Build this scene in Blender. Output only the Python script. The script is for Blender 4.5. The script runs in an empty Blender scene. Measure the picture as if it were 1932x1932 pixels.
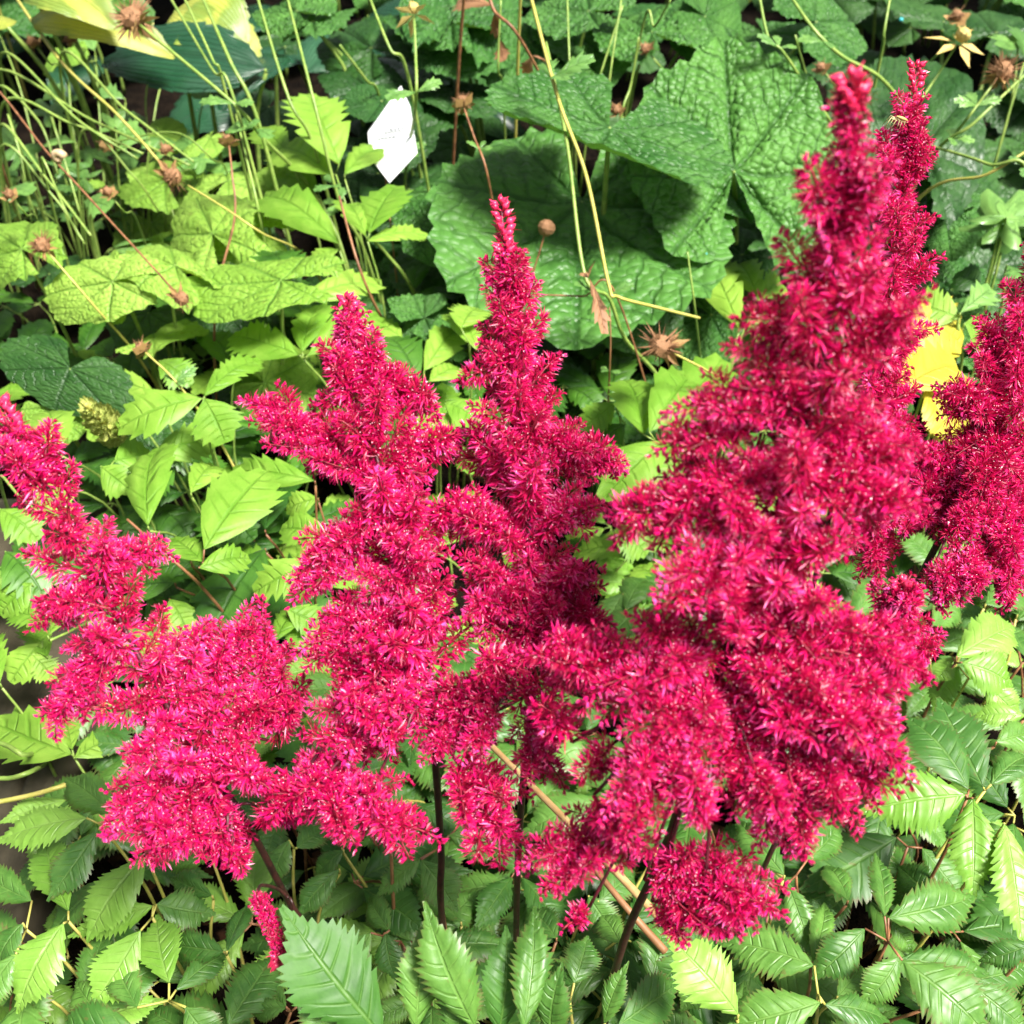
import bpy, math, random
from mathutils import Vector, Matrix
random.seed(11)
R = random.random
U = random.uniform
scene = bpy.context.scene
col = scene.collection

# ------------------------------------------------------------------ camera
CAM_H, PITCH, FOV = 0.95, math.radians(43), math.radians(50)
cam = bpy.data.objects.new('camera', bpy.data.cameras.new('camera'))
col.objects.link(cam)
cam.location = (0, 0, CAM_H)
cam.rotation_euler = (math.pi / 2 - PITCH, 0, 0)
cam.data.angle = FOV
cam.data.clip_start, cam.data.clip_end = 0.02, 500
cam.data.dof.use_dof = True
cam.data.dof.focus_distance = 0.72
cam.data.dof.aperture_fstop = 12
scene.camera = cam

# ------------------------------------------------------------------ world, sun, exposure
SUN_EL, SUN_AZ = math.radians(60), math.radians(125)      # azimuth measured from +Y towards +X
w = bpy.data.worlds.new('World'); scene.world = w; w.use_nodes = True
nt = w.node_tree; bg = nt.nodes['Background']
sky = nt.nodes.new('ShaderNodeTexSky'); sky.sky_type = 'NISHITA'; sky.sun_disc = False
sky.sun_elevation = SUN_EL; sky.sun_rotation = SUN_AZ
sky.air_density = 1.0; sky.dust_density = 4.0
hs = nt.nodes.new('ShaderNodeHueSaturation'); hs.inputs['Saturation'].default_value = 0.3
nt.links.new(sky.outputs[0], hs.inputs['Color']); nt.links.new(hs.outputs[0], bg.inputs['Color'])
bg.inputs['Strength'].default_value = 0.05
sl = bpy.data.lights.new('sun', 'SUN'); sl.energy = 5.0; sl.angle = math.radians(16); sl.color = (1, 0.96, 0.9)
sun = bpy.data.objects.new('sun', sl); col.objects.link(sun)
sd = Vector((math.cos(SUN_EL) * math.sin(SUN_AZ), math.cos(SUN_EL) * math.cos(SUN_AZ), math.sin(SUN_EL)))
sun.rotation_euler = sd.to_track_quat('Z', 'Y').to_euler()
sun.location = sd * 5
scene.view_settings.view_transform = 'Standard'
scene.view_settings.look = 'None'
scene.view_settings.gamma = 1
scene.view_settings.exposure = 1.35
scene.cycles.max_bounces = 3
scene.cycles.diffuse_bounces = 2
scene.cycles.glossy_bounces = 2
scene.cycles.transmission_bounces = 3
scene.cycles.use_adaptive_sampling = True
scene.cycles.adaptive_threshold = 0.03
scene.cycles.sample_clamp_indirect = 8

# ------------------------------------------------------------------ layout helpers (1932-px frame)
FP = 966 / math.tan(FOV / 2)
CAMP = Vector((0, 0, CAM_H))
FWD = Vector((0, math.cos(PITCH), -math.sin(PITCH)))
UPV = Vector((0, math.sin(PITCH), math.cos(PITCH)))
def ray(px, py): return FWD + Vector((1, 0, 0)) * ((px - 966) / FP) + UPV * ((966 - py) / FP)
def atd(px, py, d): return CAMP + ray(px, py) * d
def atz(px, py, z):
    r = ray(px, py); return CAMP + r * ((z - CAM_H) / r.z)
def depth(p): return (p - CAMP).dot(FWD)
def pxm(p): return depth(p) / FP          # metres per pixel at a point

def catmull(P, n):
    P = [Vector(p) for p in P]
    if len(P) == 2: return [P[0].lerp(P[1], i / n) for i in range(n + 1)]
    Q = [P[0] * 2 - P[1]] + P + [P[-1] * 2 - P[-2]]
    out = []; seg = len(P) - 1
    for i in range(n + 1):
        s = min(i / n * seg, seg - 1e-6); k = int(s); t = s - k
        a, b, c, d = Q[k:k + 4]
        out.append(0.5 * (2 * b + (c - a) * t + (2 * a - 5 * b + 4 * c - d) * t * t + (3 * b - a - 3 * c + d) * t ** 3))
    return out

def mk(name, mesh, mats=None, parent=None, M=None):
    if mats:
        for m in (mats if isinstance(mats, (list, tuple)) else [mats]): mesh.materials.append(m)
    o = bpy.data.objects.new(name, mesh); col.objects.link(o)
    return put(o, parent, M)
def put(o, parent=None, M=None):
    M = M if M is not None else Matrix.Identity(4)
    if parent is not None:
        o.parent = parent
        o.matrix_basis = WM[parent.name].inverted() @ M
    else:
        o.matrix_basis = M
    WM[o.name] = M
    return o
WM = {}
def tag(o, label=None, cat=None, group=None, kind=None):
    if label: o['label'] = label
    if cat: o['category'] = cat
    if group: o['group'] = group
    if kind: o['kind'] = kind
    return o
def thing(name, loc, label, cat, group=None):
    o = bpy.data.objects.new(name, None); col.objects.link(o); o.empty_display_size = 0.02
    put(o, None, Matrix.Translation(Vector(loc)))
    return tag(o, label, cat, group)
def mesh(name, V, F, smooth=True, uv=None, mat=None):
    m = bpy.data.meshes.new(name); m.from_pydata([tuple(v) for v in V], [], F); m.update()
    if smooth: m.polygons.foreach_set('use_smooth', [True] * len(m.polygons))
    if uv:
        l = m.uv_layers.new(name='UVMap')
        flat = []
        for lp in m.loops: flat += uv[lp.vertex_index]
        l.data.foreach_set('uv', flat)
    if mat is not None: m.polygons.foreach_set('material_index', mat)
    return m
def tube_geo(P, rad, n=6, V=None, F=None, cap=True):
    V = [] if V is None else V; F = [] if F is None else F
    k0 = len(V); N = len(P)
    t0 = (P[1] - P[0]).normalized(); ref = Vector((0, 0, 1)) if abs(t0.z) < 0.8 else Vector((1, 0, 0))
    x = t0.cross(ref).normalized()
    for i in range(N):
        t = (P[min(i + 1, N - 1)] - P[max(i - 1, 0)]).normalized()
        x = (x - t * x.dot(t)).normalized(); y = t.cross(x)
        r = rad[i] if isinstance(rad, (list, tuple)) else rad
        for j in range(n):
            a = 2 * math.pi * j / n; V.append(P[i] + (x * math.cos(a) + y * math.sin(a)) * r)
    for i in range(N - 1):
        for j in range(n):
            F.append((k0 + i * n + j, k0 + i * n + (j + 1) % n, k0 + (i + 1) * n + (j + 1) % n, k0 + (i + 1) * n + j))
    if cap:
        F.append(tuple(k0 + j for j in range(n))[::-1]); F.append(tuple(k0 + (N - 1) * n + j for j in range(n)))
    return V, F
def tube(name, P, rad, mat, parent=None, n=6):
    root = WM[parent.name].to_translation() if parent is not None else Vector((0, 0, 0))
    V, F = tube_geo([p - root for p in P], rad, n)
    return mk(name, mesh(name, V, F), mat, parent, Matrix.Translation(root))
def frame(B, T, N, width, length=None):
    y = T - B; L = y.length; y = y / L
    x = y.cross(N)
    if x.length < 1e-4: x = y.cross(Vector((1, 0, 0.3)))
    x.normalize(); z = x.cross(y)
    M = Matrix.Identity(4); L = length or L
    for i in range(3): M[i][0] = x[i] * width; M[i][1] = y[i] * L; M[i][2] = z[i] * L; M[i][3] = B[i]
    return M

# ------------------------------------------------------------------ node helpers and materials
class NT:
    def __init__(s, name):
        s.m = bpy.data.materials.new(name); s.m.use_nodes = True; s.t = s.m.node_tree; s.t.nodes.clear()
    def n(s, typ, **kw):
        nd = s.t.nodes.new(typ)
        for k, v in kw.items(): setattr(nd, k, v)
        return nd
    def set(s, sock, v):
        if hasattr(v, 'is_output'): s.t.links.new(v, sock)
        else: sock.default_value = v
    def math(s, op, a, b=0.0, c=0.0, clamp=False):
        nd = s.n('ShaderNodeMath', operation=op, use_clamp=clamp)
        for i, v in enumerate((a, b, c)): s.set(nd.inputs[i], v)
        return nd.outputs[0]
    def ramp(s, v, a, b, ta=0.0, tb=1.0):
        nd = s.n('ShaderNodeMapRange', interpolation_type='SMOOTHSTEP')
        for i, x in enumerate((v, a, b, ta, tb)): s.set(nd.inputs[i], x)
        return nd.outputs[0]
    def mix(s, f, a, b):
        nd = s.n('ShaderNodeMix', data_type='RGBA')
        s.set(nd.inputs[0], f); s.set(nd.inputs[6], a if hasattr(a, 'is_output') else (*a, 1)); s.set(nd.inputs[7], b if hasattr(b, 'is_output') else (*b, 1))
        return nd.outputs[2]
    def noise(s, vec, scale, detail=3, rough=0.55):
        nd = s.n('ShaderNodeTexNoise'); s.set(nd.inputs['Vector'], vec); nd.inputs['Scale'].default_value = scale
        nd.inputs['Detail'].default_value = detail; nd.inputs['Roughness'].default_value = rough
        return nd.outputs[0]
    def out(s, color, rough=0.5, bump=None, bstr=0.5, bdist=0.002, trans=0.0, tcol=None, spec=0.5, sheen=0.0):
        p = s.n('ShaderNodeBsdfPrincipled')
        s.set(p.inputs['Base Color'], color if hasattr(color, 'is_output') else (*color, 1)); s.set(p.inputs['Roughness'], rough)
        s.set(p.inputs['Specular IOR Level'], spec)
        b = None
        if bump is not None:
            b = s.n('ShaderNodeBump'); b.inputs['Strength'].default_value = bstr; b.inputs['Distance'].default_value = bdist
            s.set(b.inputs['Height'], bump); s.set(p.inputs['Normal'], b.outputs[0])
        o = s.n('ShaderNodeOutputMaterial'); res = p.outputs[0]
        if trans:
            t = s.n('ShaderNodeBsdfTranslucent'); tc = tcol or color
            s.set(t.inputs[0], tc if hasattr(tc, 'is_output') else (*tc, 1))
            mx = s.n('ShaderNodeMixShader'); mx.inputs[0].default_value = trans
            s.t.links.new(p.outputs[0], mx.inputs[1]); s.t.links.new(t.outputs[0], mx.inputs[2]); res = mx.outputs[0]
        s.t.links.new(res, o.inputs[0])
        return s.m

def leaf_mat(name, dark, light, vein, nv=9, mode='pinnate', rough=0.4, trans=0.22, crinkle=0.0, veinw=0.07, spec=0.5, edge=None, spots=0.0, vstr=0.6, streak=None, bd=0.0025):
    s = NT(name)
    uvn = s.n('ShaderNodeUVMap'); sep = s.n('ShaderNodeSeparateXYZ'); s.t.links.new(uvn.outputs[0], sep.inputs[0])
    u, v = sep.outputs[0], sep.outputs[1]
    tc = s.n('ShaderNodeTexCoord'); oi = s.n('ShaderNodeObjectInfo')
    vec = s.n('ShaderNodeVectorMath', operation='ADD'); s.t.links.new(tc.outputs['Object'], vec.inputs[0])
    cmb = s.n('ShaderNodeCombineXYZ'); rnd = oi.outputs['Random']
    s.set(cmb.inputs[2], s.math('MULTIPLY', rnd, 37.0)); s.t.links.new(cmb.outputs[0], vec.inputs[1])
    P = vec.outputs[0]
    if mode == 'pinnate':
        a = s.math('ABSOLUTE', s.math('SUBTRACT', s.math('MULTIPLY', v, 2.0), 1.0))
        mid = s.ramp(a, 0.02, veinw * 1.3, 1, 0)
        wob = s.math('ADD', s.math('MULTIPLY', s.math('GREATER_THAN', v, 0.5), 0.42), s.math('MULTIPLY', s.math('SINE', s.math('ADD', s.math('MULTIPLY', u, 19.0), s.math('MULTIPLY', rnd, 40.0))), 0.16))
        wob = s.math('ADD', wob, s.math('MULTIPLY', s.math('MULTIPLY', a, a), -0.45))
        f = s.math('ABSOLUTE', s.math('SUBTRACT', s.math('FRACT', s.math('ADD', s.math('MULTIPLY', u, nv), wob)), 0.5))
        side = s.math('MULTIPLY', s.ramp(f, 0.0, 0.16, 1, 0), s.ramp(a, 0.3, 1.0, 1, 0.0))
        edgev = a
    elif mode == 'parallel':
        a = s.math('ABSOLUTE', s.math('SUBTRACT', s.math('MULTIPLY', v, 2.0), 1.0))
        mid = s.ramp(a, 0.01, 0.05, 1, 0)
        f = s.math('ABSOLUTE', s.math('SUBTRACT', s.math('FRACT', s.math('MULTIPLY', a, nv)), 0.5))
        side = s.ramp(f, 0.05, 0.28, 1, 0); edgev = a
    else:
        f = s.math('MULTIPLY', s.math('ABSOLUTE', s.math('SUBTRACT', s.math('FRACT', s.math('MULTIPLY', u, nv)), 0.5)), 2.0)
        dist = s.math('MULTIPLY', s.math('MULTIPLY', f, 2.88 / nv), v)
        mid = s.ramp(dist, 0.004, 0.03, 1, 0)
        c = s.math('FRACT', s.math('MULTIPLY', s.math('SUBTRACT', v, s.math('MULTIPLY', dist, 0.8)), 7.0))
        side = s.math('MULTIPLY', s.ramp(s.math('ABSOLUTE', s.math('SUBTRACT', c, 0.5)), 0.02, 0.13, 1, 0), s.ramp(v, 0.12, 0.3))
        edgev = v
    n1 = s.noise(P, 3.0, 2); n2 = s.noise(P, 40.0, 0)
    fac = s.math('ADD', s.math('MULTIPLY', s.math('SUBTRACT', n1, 0.5), 1.4), s.math('ADD', s.math('MULTIPLY', rnd, 0.75), s.math('MULTIPLY', s.math('SUBTRACT', n2, 0.5), 0.35)), clamp=True)
    c = s.mix(fac, dark, light)
    if streak: c = s.mix(s.math('MULTIPLY', s.ramp(s.noise(P, 2.2, 2), 0.5, 0.62), 0.8), c, streak)
    if edge: c = s.mix(s.math('MULTIPLY', s.ramp(s.math('ADD', edgev, s.math('MULTIPLY', n1, 0.3)), 1.0, 1.2), 0.7), c, edge)
    vm = s.math('MAXIMUM', mid, s.math('MULTIPLY', side, 0.7))
    c = s.mix(s.math('MULTIPLY', vm, vstr), c, vein)
    if spots: c = s.mix(s.math('MULTIPLY', s.ramp(s.noise(P, 9, 2), 0.66, 0.73), spots), c, (0.16, 0.07, 0.03))
    h = s.math('MULTIPLY', vm, -1.0)
    if crinkle:
        vo = s.n('ShaderNodeTexVoronoi', feature='F1'); s.set(vo.inputs['Vector'], P); vo.inputs['Scale'].default_value = 22
        h = s.math('ADD', h, s.math('MULTIPLY', s.math('MULTIPLY', vo.outputs['Distance'], vo.outputs['Distance']), -crinkle * 4.5))
    tl = s.mix(0.5, c, (light[0] * 1.5, light[1] * 1.35, light[2] * 0.5))
    return s.out(c, s.ramp(n1, 0.3, 0.7, rough - 0.06, rough + 0.1), h, 0.6, bd, trans, tl, spec)

def plain_mat(name, a, b, scale=60, rough=0.55, bump=0.3, trans=0.0, bdist=0.001, spec=0.5, detail=4):
    s = NT(name); tc = s.n('ShaderNodeTexCoord'); n = s.noise(tc.outputs['Object'], scale, detail)
    return s.out(s.mix(s.ramp(n, 0.3, 0.7), a, b), rough, n, bump, bdist, trans, None, spec)

M_AST = leaf_mat('astilbe_leaf', (0.04, 0.125, 0.018), (0.13, 0.28, 0.045), (0.18, 0.32, 0.07), 8, rough=0.44, edge=(0.12, 0.07, 0.03), vstr=0.28, spots=0.35, bd=0.0013)
M_ASTL = leaf_mat('astilbe_leaf_pale', (0.13, 0.29, 0.03), (0.24, 0.43, 0.07), (0.24, 0.38, 0.10), 8, rough=0.42, vstr=0.28, bd=0.0013)
M_TRI = leaf_mat('trifoliate_leaf', (0.13, 0.28, 0.025), (0.27, 0.44, 0.06), (0.09, 0.23, 0.015), 6, rough=0.48, spec=0.35, trans=0.3, vstr=0.5)
M_TRID = leaf_mat('trifoliate_leaf_deep', (0.022, 0.085, 0.008), (0.075, 0.20, 0.016), (0.02, 0.07, 0.01), 6, rough=0.45, vstr=0.55)  # deep green leaves, darkened further to put lower-layer shade into the colour
M_RND = leaf_mat('round_leaf', (0.18, 0.34, 0.04), (0.34, 0.53, 0.09), (0.09, 0.22, 0.03), 7, 'palmate', rough=0.48, spec=0.3, crinkle=0.25, spots=0.25, trans=0.28, bd=0.003)
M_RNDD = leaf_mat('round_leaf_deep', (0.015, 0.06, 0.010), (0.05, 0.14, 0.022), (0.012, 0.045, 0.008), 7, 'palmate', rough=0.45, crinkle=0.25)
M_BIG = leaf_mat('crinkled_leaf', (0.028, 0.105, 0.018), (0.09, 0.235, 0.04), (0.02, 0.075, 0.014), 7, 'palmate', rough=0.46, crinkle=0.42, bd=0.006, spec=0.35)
M_HOS = leaf_mat('hosta_leaf_deep', (0.012, 0.055, 0.025), (0.025, 0.09, 0.04), (0.008, 0.035, 0.016), 7, 'parallel', rough=0.3, trans=0.1)
M_HOSY = leaf_mat('hosta_leaf_yellow', (0.30, 0.34, 0.05), (0.48, 0.48, 0.09), (0.20, 0.26, 0.04), 8, 'parallel', rough=0.4, streak=(0.10, 0.20, 0.03))
M_YEL = leaf_mat('yellowed_leaf', (0.34, 0.33, 0.025), (0.52, 0.42, 0.04), (0.24, 0.26, 0.02), 7, 'pinnate', rough=0.5, vstr=0.5, spots=0.5)
M_DRY = leaf_mat('withered_leaf', (0.22, 0.10, 0.045), (0.36, 0.19, 0.09), (0.12, 0.05, 0.02), 6, rough=0.7, trans=0.15)
M_GEUM = leaf_mat('avens_leaf', (0.08, 0.19, 0.04), (0.17, 0.33, 0.07), (0.06, 0.15, 0.03), 4, rough=0.42)
M_STG = plain_mat('green_stem', (0.14, 0.24, 0.04), (0.24, 0.33, 0.07), 90, 0.45)
M_STY = plain_mat('yellow_stem', (0.34, 0.34, 0.06), (0.44, 0.38, 0.10), 90, 0.5)
M_STR = plain_mat('russet_stem', (0.14, 0.055, 0.025), (0.28, 0.13, 0.055), 90, 0.5)
M_AXIS = plain_mat('maroon_stem', (0.016, 0.005, 0.004), (0.05, 0.012, 0.010), 200, 0.5)
M_RED = plain_mat('red_flower_stalk', (0.16, 0.006, 0.02), (0.30, 0.012, 0.035), 200, 0.5)
M_CANE = plain_mat('dry_cane', (0.38, 0.22, 0.08), (0.56, 0.38, 0.17), 60, 0.5)
M_CANEB = plain_mat('brown_cane', (0.17, 0.08, 0.03), (0.27, 0.13, 0.055), 60, 0.55)
M_HEAD = plain_mat('seed_head_brown', (0.13, 0.06, 0.025), (0.33, 0.17, 0.075), 300, 0.75)
M_HEADY = plain_mat('seed_head_straw', (0.45, 0.33, 0.09), (0.62, 0.48, 0.16), 200, 0.65, trans=0.15)

def petal_mat():
    s = NT('crimson_petal'); at = s.n('ShaderNodeAttribute', attribute_name='tint'); oi = s.n('ShaderNodeObjectInfo')
    f = s.math('ADD', at.outputs['Fac'], s.math('MULTIPLY', s.math('SUBTRACT', oi.outputs['Random'], 0.5), 0.35), clamp=True)
    c = s.mix(s.ramp(f, 0.0, 0.55), (0.32, 0.001, 0.04), (0.71, 0.006, 0.145))
    c = s.mix(s.ramp(f, 0.55, 1.0), c, (0.90, 0.10, 0.42))
    return s.out(c, 0.36, None, trans=0.25, tcol=(0.9, 0.015, 0.18), spec=0.5)
M_PET = petal_mat()
M_FIL = plain_mat('filament_red', (0.65, 0.01, 0.06), (0.75, 0.04, 0.12), 50, 0.4)
M_ANT = plain_mat('anther_pale', (0.85, 0.25, 0.42), (0.90, 0.55, 0.60), 50, 0.3)
M_BUD = plain_mat('bud_crimson', (0.50, 0.012, 0.06), (0.72, 0.04, 0.13), 500, 0.35)

# ------------------------------------------------------------------ leaf meshes (unit length along +Y, total width 1)
def leaf_mesh(name, prof, teeth, tdep, fold=0.12, arch=0.10, rip=0.012, nv=9, slant=0.35, tooth_from=0.0, ncol=3, side=0.0, twist=0.0):
    V, UVs, F = [], [], []
    us = [0.0]
    for i in range(teeth):
        us += [(i + 0.66) / teeth, (i + 1.0) / teeth]
    rows = len(us); C = 2 * ncol + 1
    jit = [[1 + U(-0.05, 0.05) for _ in us] for _ in (0, 1)]; dj = [[U(0.35, 1.25) for _ in us] for _ in (0, 1)]
    for i, u in enumerate(us):
        u = min(u, 1.0); wv = prof(u); tip = i % 2 == 1
        on = 1.0 if u >= tooth_from else 0.0
        for j in range(-ncol, ncol + 1):
            a = abs(j) / ncol; sg = 1 if j > 0 else -1
            inner = wv * (1 - tdep * 0.5 * on)
            x = a * inner
            y = u * (1 - 0.0) + slant * a * wv * (1 - u)
            if abs(j) == ncol:
                k = jit[0 if sg > 0 else 1][i]
                if on:
                    q = dj[0 if sg > 0 else 1][i]; x = wv * k * ((1 + tdep * 0.35 * q) if tip else (1 - tdep * q))
                    if tip: y += 0.45 * q / teeth
            x *= sg
            z = arch * 4 * u * (1 - u) + fold * a * wv - fold * 1.1 * (a ** 3) * wv
            z += rip * math.cos(2 * math.pi * u * nv) * math.sin(math.pi * min(a * 1.05, 1)) * -1
            z += twist * x * (u - 0.3) + U(-0.004, 0.004)
            x += side * math.sin(math.pi * u)
            V.append((x, min(y, 1.02), z)); UVs.append((u, 0.5 + 0.5 * sg * a))
    for i in range(rows - 1):
        for j in range(C - 1):
            F.append((i * C + j, i * C + j + 1, (i + 1) * C + j + 1, (i + 1) * C + j))
    return mesh(name, V, F, True, UVs)
def prof_ov(peak=0.42, blunt=0.85):
    k = math.log(0.5) / math.log(peak)
    return lambda u: 0.5 * max(0.0, math.sin(math.pi * min(1, max(0, u)) ** k)) ** blunt
def prof_acum(u):
    b = 0.5 * max(0.0, math.sin(math.pi * (u ** 0.72))) ** 0.9
    return b * (1.0 if u < 0.7 else 1 - 0.28 * math.sin((u - 0.7) / 0.3 * math.pi))
def polar_mesh(name, teeth=36, tdep=0.05, lobes=0.06, nlob=7, sinus=165, cup=0.0, wave=0.05, nw=3, furrow=0.03, rings=9, back=0.55, quilt=0.012, deep=0.0, droop=0.1, foldx=0.0, ph=None):
    V, UVs, F = [], [], []; th0 = math.radians(sinus); N = teeth * 2 + 1
    ph = U(0, 6.28) if ph is None else ph
    for i in range(N):
        q = i / (N - 1); th = -th0 + 2 * th0 * q
        base = back + (1 - back) * (0.5 + 0.5 * math.cos(th)) ** 0.7
        f = abs((q * nlob) % 1 - 0.5) * 2
        base *= 1 + lobes * (0.5 - f) - deep * max(0, f - 0.25) ** 0.8
        base *= (1 - tdep) if i % 2 == 0 else (1 + tdep * U(0.2, 0.8))
        if abs(th) > th0 - 0.06: base *= 0.96
        for k in range(rings + 1):
            r = k / rings; rr = base * r
            x, y = rr * math.sin(th), rr * math.cos(th)
            ds = f * (2.88 / nlob) * r
            z = cup * rr * rr + wave * math.sin(nw * th + ph) * r * r - furrow * math.exp(-(ds / 0.05) ** 2) * min(1, r * 4) - droop * r ** 3
            z += quilt * math.sin(2 * math.pi * 7 * (r - ds * 0.8)) * min(1, r * 3) * min(1, ds * 12) + foldx * abs(x)
            V.append((x * 0.62, y, z)); UVs.append((q, r))
    K = rings + 1
    for i in range(N - 1):
        for k in range(rings):
            F.append((i * K + k, (i + 1) * K + k, (i + 1) * K + k + 1, i * K + k + 1))
    return mesh(name, V, F, True, UVs)

def with_mat(ms, mat):
    out = []
    for m in ms:
        c = m.copy(); c.materials.clear(); c.materials.append(mat); out.append(c)
    return out
_ast = [leaf_mesh('astilbe_leaflet', prof_acum, 16, U(0.16, 0.28), U(0.05, 0.3), U(0.02, 0.14), U(0.002, 0.005), 8, U(0.3, 0.5), side=U(-0.05, 0.05), twist=U(-0.3, 0.3)) for _ in range(8)]
_tri = [leaf_mesh('leaflet', prof_ov(U(0.46, 0.6), U(0.66, 0.85)), random.choice([6, 7, 9]), U(0.16, 0.32), U(0.0, 0.22), U(0.04, 0.14), 0.012, 6, U(0.3, 0.45), tooth_from=0.25, side=U(-0.04, 0.04), twist=U(-0.3, 0.3)) for _ in range(7)]
_pin = [leaf_mesh('lobed_leaf', prof_ov(0.55, 0.8), 4, 0.42, 0.1, 0.08, 0.0, 4, 0.5) for _ in range(4)]
_hos = [leaf_mesh('hosta_leaf', prof_ov(0.38, 0.75), 12, 0.0, U(0.05, 0.25), U(0.1, 0.2), 0.0, 1, 0.1, ncol=5, twist=U(-.2, .2)) for _ in range(3)]
_rnd = [polar_mesh('round_leaf', 22, 0.035, 0.07, 7, 162, U(-0.1, 0.1), U(0.03, 0.09), 3, 0.035, droop=U(0.02, 0.15)) for _ in range(5)]
_big = [polar_mesh('crinkled_leaf', 34, 0.028, 0.05, 7, 166, U(-0.1, 0.15), U(0.03, 0.08), 3, 0.05, rings=12, back=0.62, quilt=0.016, droop=U(0.02, 0.15)) for _ in range(4)]
_cup = [polar_mesh('crinkled_leaf', 34, 0.028, 0.05, 7, 160, 0.15, 0.16, 2, 0.05, rings=12, back=0.6, quilt=0.016, droop=0.0, ph=1.5)]
_palm = [polar_mesh('palmate_leaf', 14, 0.03, 0.1, 5, 150, 0.0, 0.05, 3, 0.02, back=0.5, deep=0.75, quilt=0) for _ in range(2)]
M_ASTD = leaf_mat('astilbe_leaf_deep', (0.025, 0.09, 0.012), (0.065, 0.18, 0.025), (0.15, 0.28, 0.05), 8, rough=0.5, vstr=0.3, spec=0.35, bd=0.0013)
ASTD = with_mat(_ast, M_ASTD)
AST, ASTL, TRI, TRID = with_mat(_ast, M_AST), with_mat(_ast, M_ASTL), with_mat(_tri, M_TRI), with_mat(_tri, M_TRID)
RND, RNDD, BIG, CUP = with_mat(_rnd, M_RND), with_mat(_rnd, M_RNDD), with_mat(_big, M_BIG), with_mat(_cup, M_BIG)
HOS, HOSY, YEL, YELR = with_mat(_hos, M_HOS), with_mat(_hos, M_HOSY), with_mat(_tri, M_YEL), with_mat(_ast, M_YEL)
PIN, PALM, DRY = with_mat(_pin, M_GEUM), with_mat(_palm, M_GEUM), with_mat(_pin, M_DRY)
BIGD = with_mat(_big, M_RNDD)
_fan = [polar_mesh('crinkled_leaf', 30, 0.022, 0.10, 7, 160, 0.10, 0.06, 2, 0.07, rings=12, back=0.88, quilt=0.022, droop=0.02, ph=.6)]
FAN = with_mat(_fan, M_BIG)
def folded_mesh():
    m = polar_mesh('folded_leaf', 30, 0.03, 0.05, 7, 168, 0.0, 0.05, 2, 0.05, rings=14, back=0.85, quilt=0.018, droop=0.0, ph=2.2)
    n_ = len(m.vertices); uvv = {lp.vertex_index: tuple(m.uv_layers[0].data[lp.index].uv) for lp in m.loops}
    V = []
    for v in m.vertices:
        x, y, z = v.co; q = max(0.0, y - 0.18 + 0.25 * (x - 0.1)); e = max(0.0, abs(x) - 0.3)
        z += 0.5 * q ** 1.6 + 0.6 * e * e; y -= 0.1 * q * q; V.append(Vector((x, y, z)))
    F = [tuple(p.vertices) for p in m.polygons]
    m2 = mesh('crinkled_leaf', V, F, True, uvv); m2.materials.append(M_BIG); return m2
FOLD = [folded_mesh()]

def nrm(tilt=0.35, toward=0.35):
    return (Vector((0, -toward, 1)) + Vector((U(-tilt, tilt), U(-tilt, tilt), 0))).normalized()
def leaf(parent, name, pool, B, T, wid, N=None):
    return mk(name, random.choice(pool), None, parent, frame(B, T, N or nrm(), wid))
def hero(parent, name, pool, bx, by, tx, ty, wpx, zb, zt, N=None, wscale=1.0):
    B, T = atz(bx, by, zb), atz(tx, ty, zt)
    wm = wpx * pxm((B + T) / 2) * wscale
    return leaf(parent, name, pool, B, T, wm, N), B

# ------------------------------------------------------------------ ground
def soil_mat():
    s = NT('soil'); tc = s.n('ShaderNodeTexCoord')
    a = s.noise(tc.outputs['Object'], 30, 6, 0.65); b = s.noise(tc.outputs['Object'], 220, 3)
    c = s.mix(s.ramp(s.math('ADD', a, s.math('MULTIPLY', s.math('SUBTRACT', b, 0.5), 0.4)), 0.35, 0.7), (0.003, 0.002, 0.0015), (0.012, 0.008, 0.005))
    return s.out(c, 0.95, s.math('ADD', a, s.math('MULTIPLY', b, 0.5)), 1.0, 0.01, spec=0.05)
S = 60; n = 90; V = []; F = []
def gcoord(i): t = i / n * 2 - 1; return S * (0.03 * t + 0.97 * t ** 5)
for i in range(n + 1):
    for j in range(n + 1):
        x, y = gcoord(i), gcoord(j) + 0.8
        V.append((x, y, 0.012 * math.sin(x * 23 + 1.3 * math.sin(y * 17)) * math.cos(y * 19 + x * 7) - 0.012))
for i in range(n):
    for j in range(n):
        F.append((i * (n + 1) + j, (i + 1) * (n + 1) + j, (i + 1) * (n + 1) + j + 1, i * (n + 1) + j + 1))
tag(mk('ground', mesh('ground', V, F), soil_mat()), kind='structure')

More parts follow.
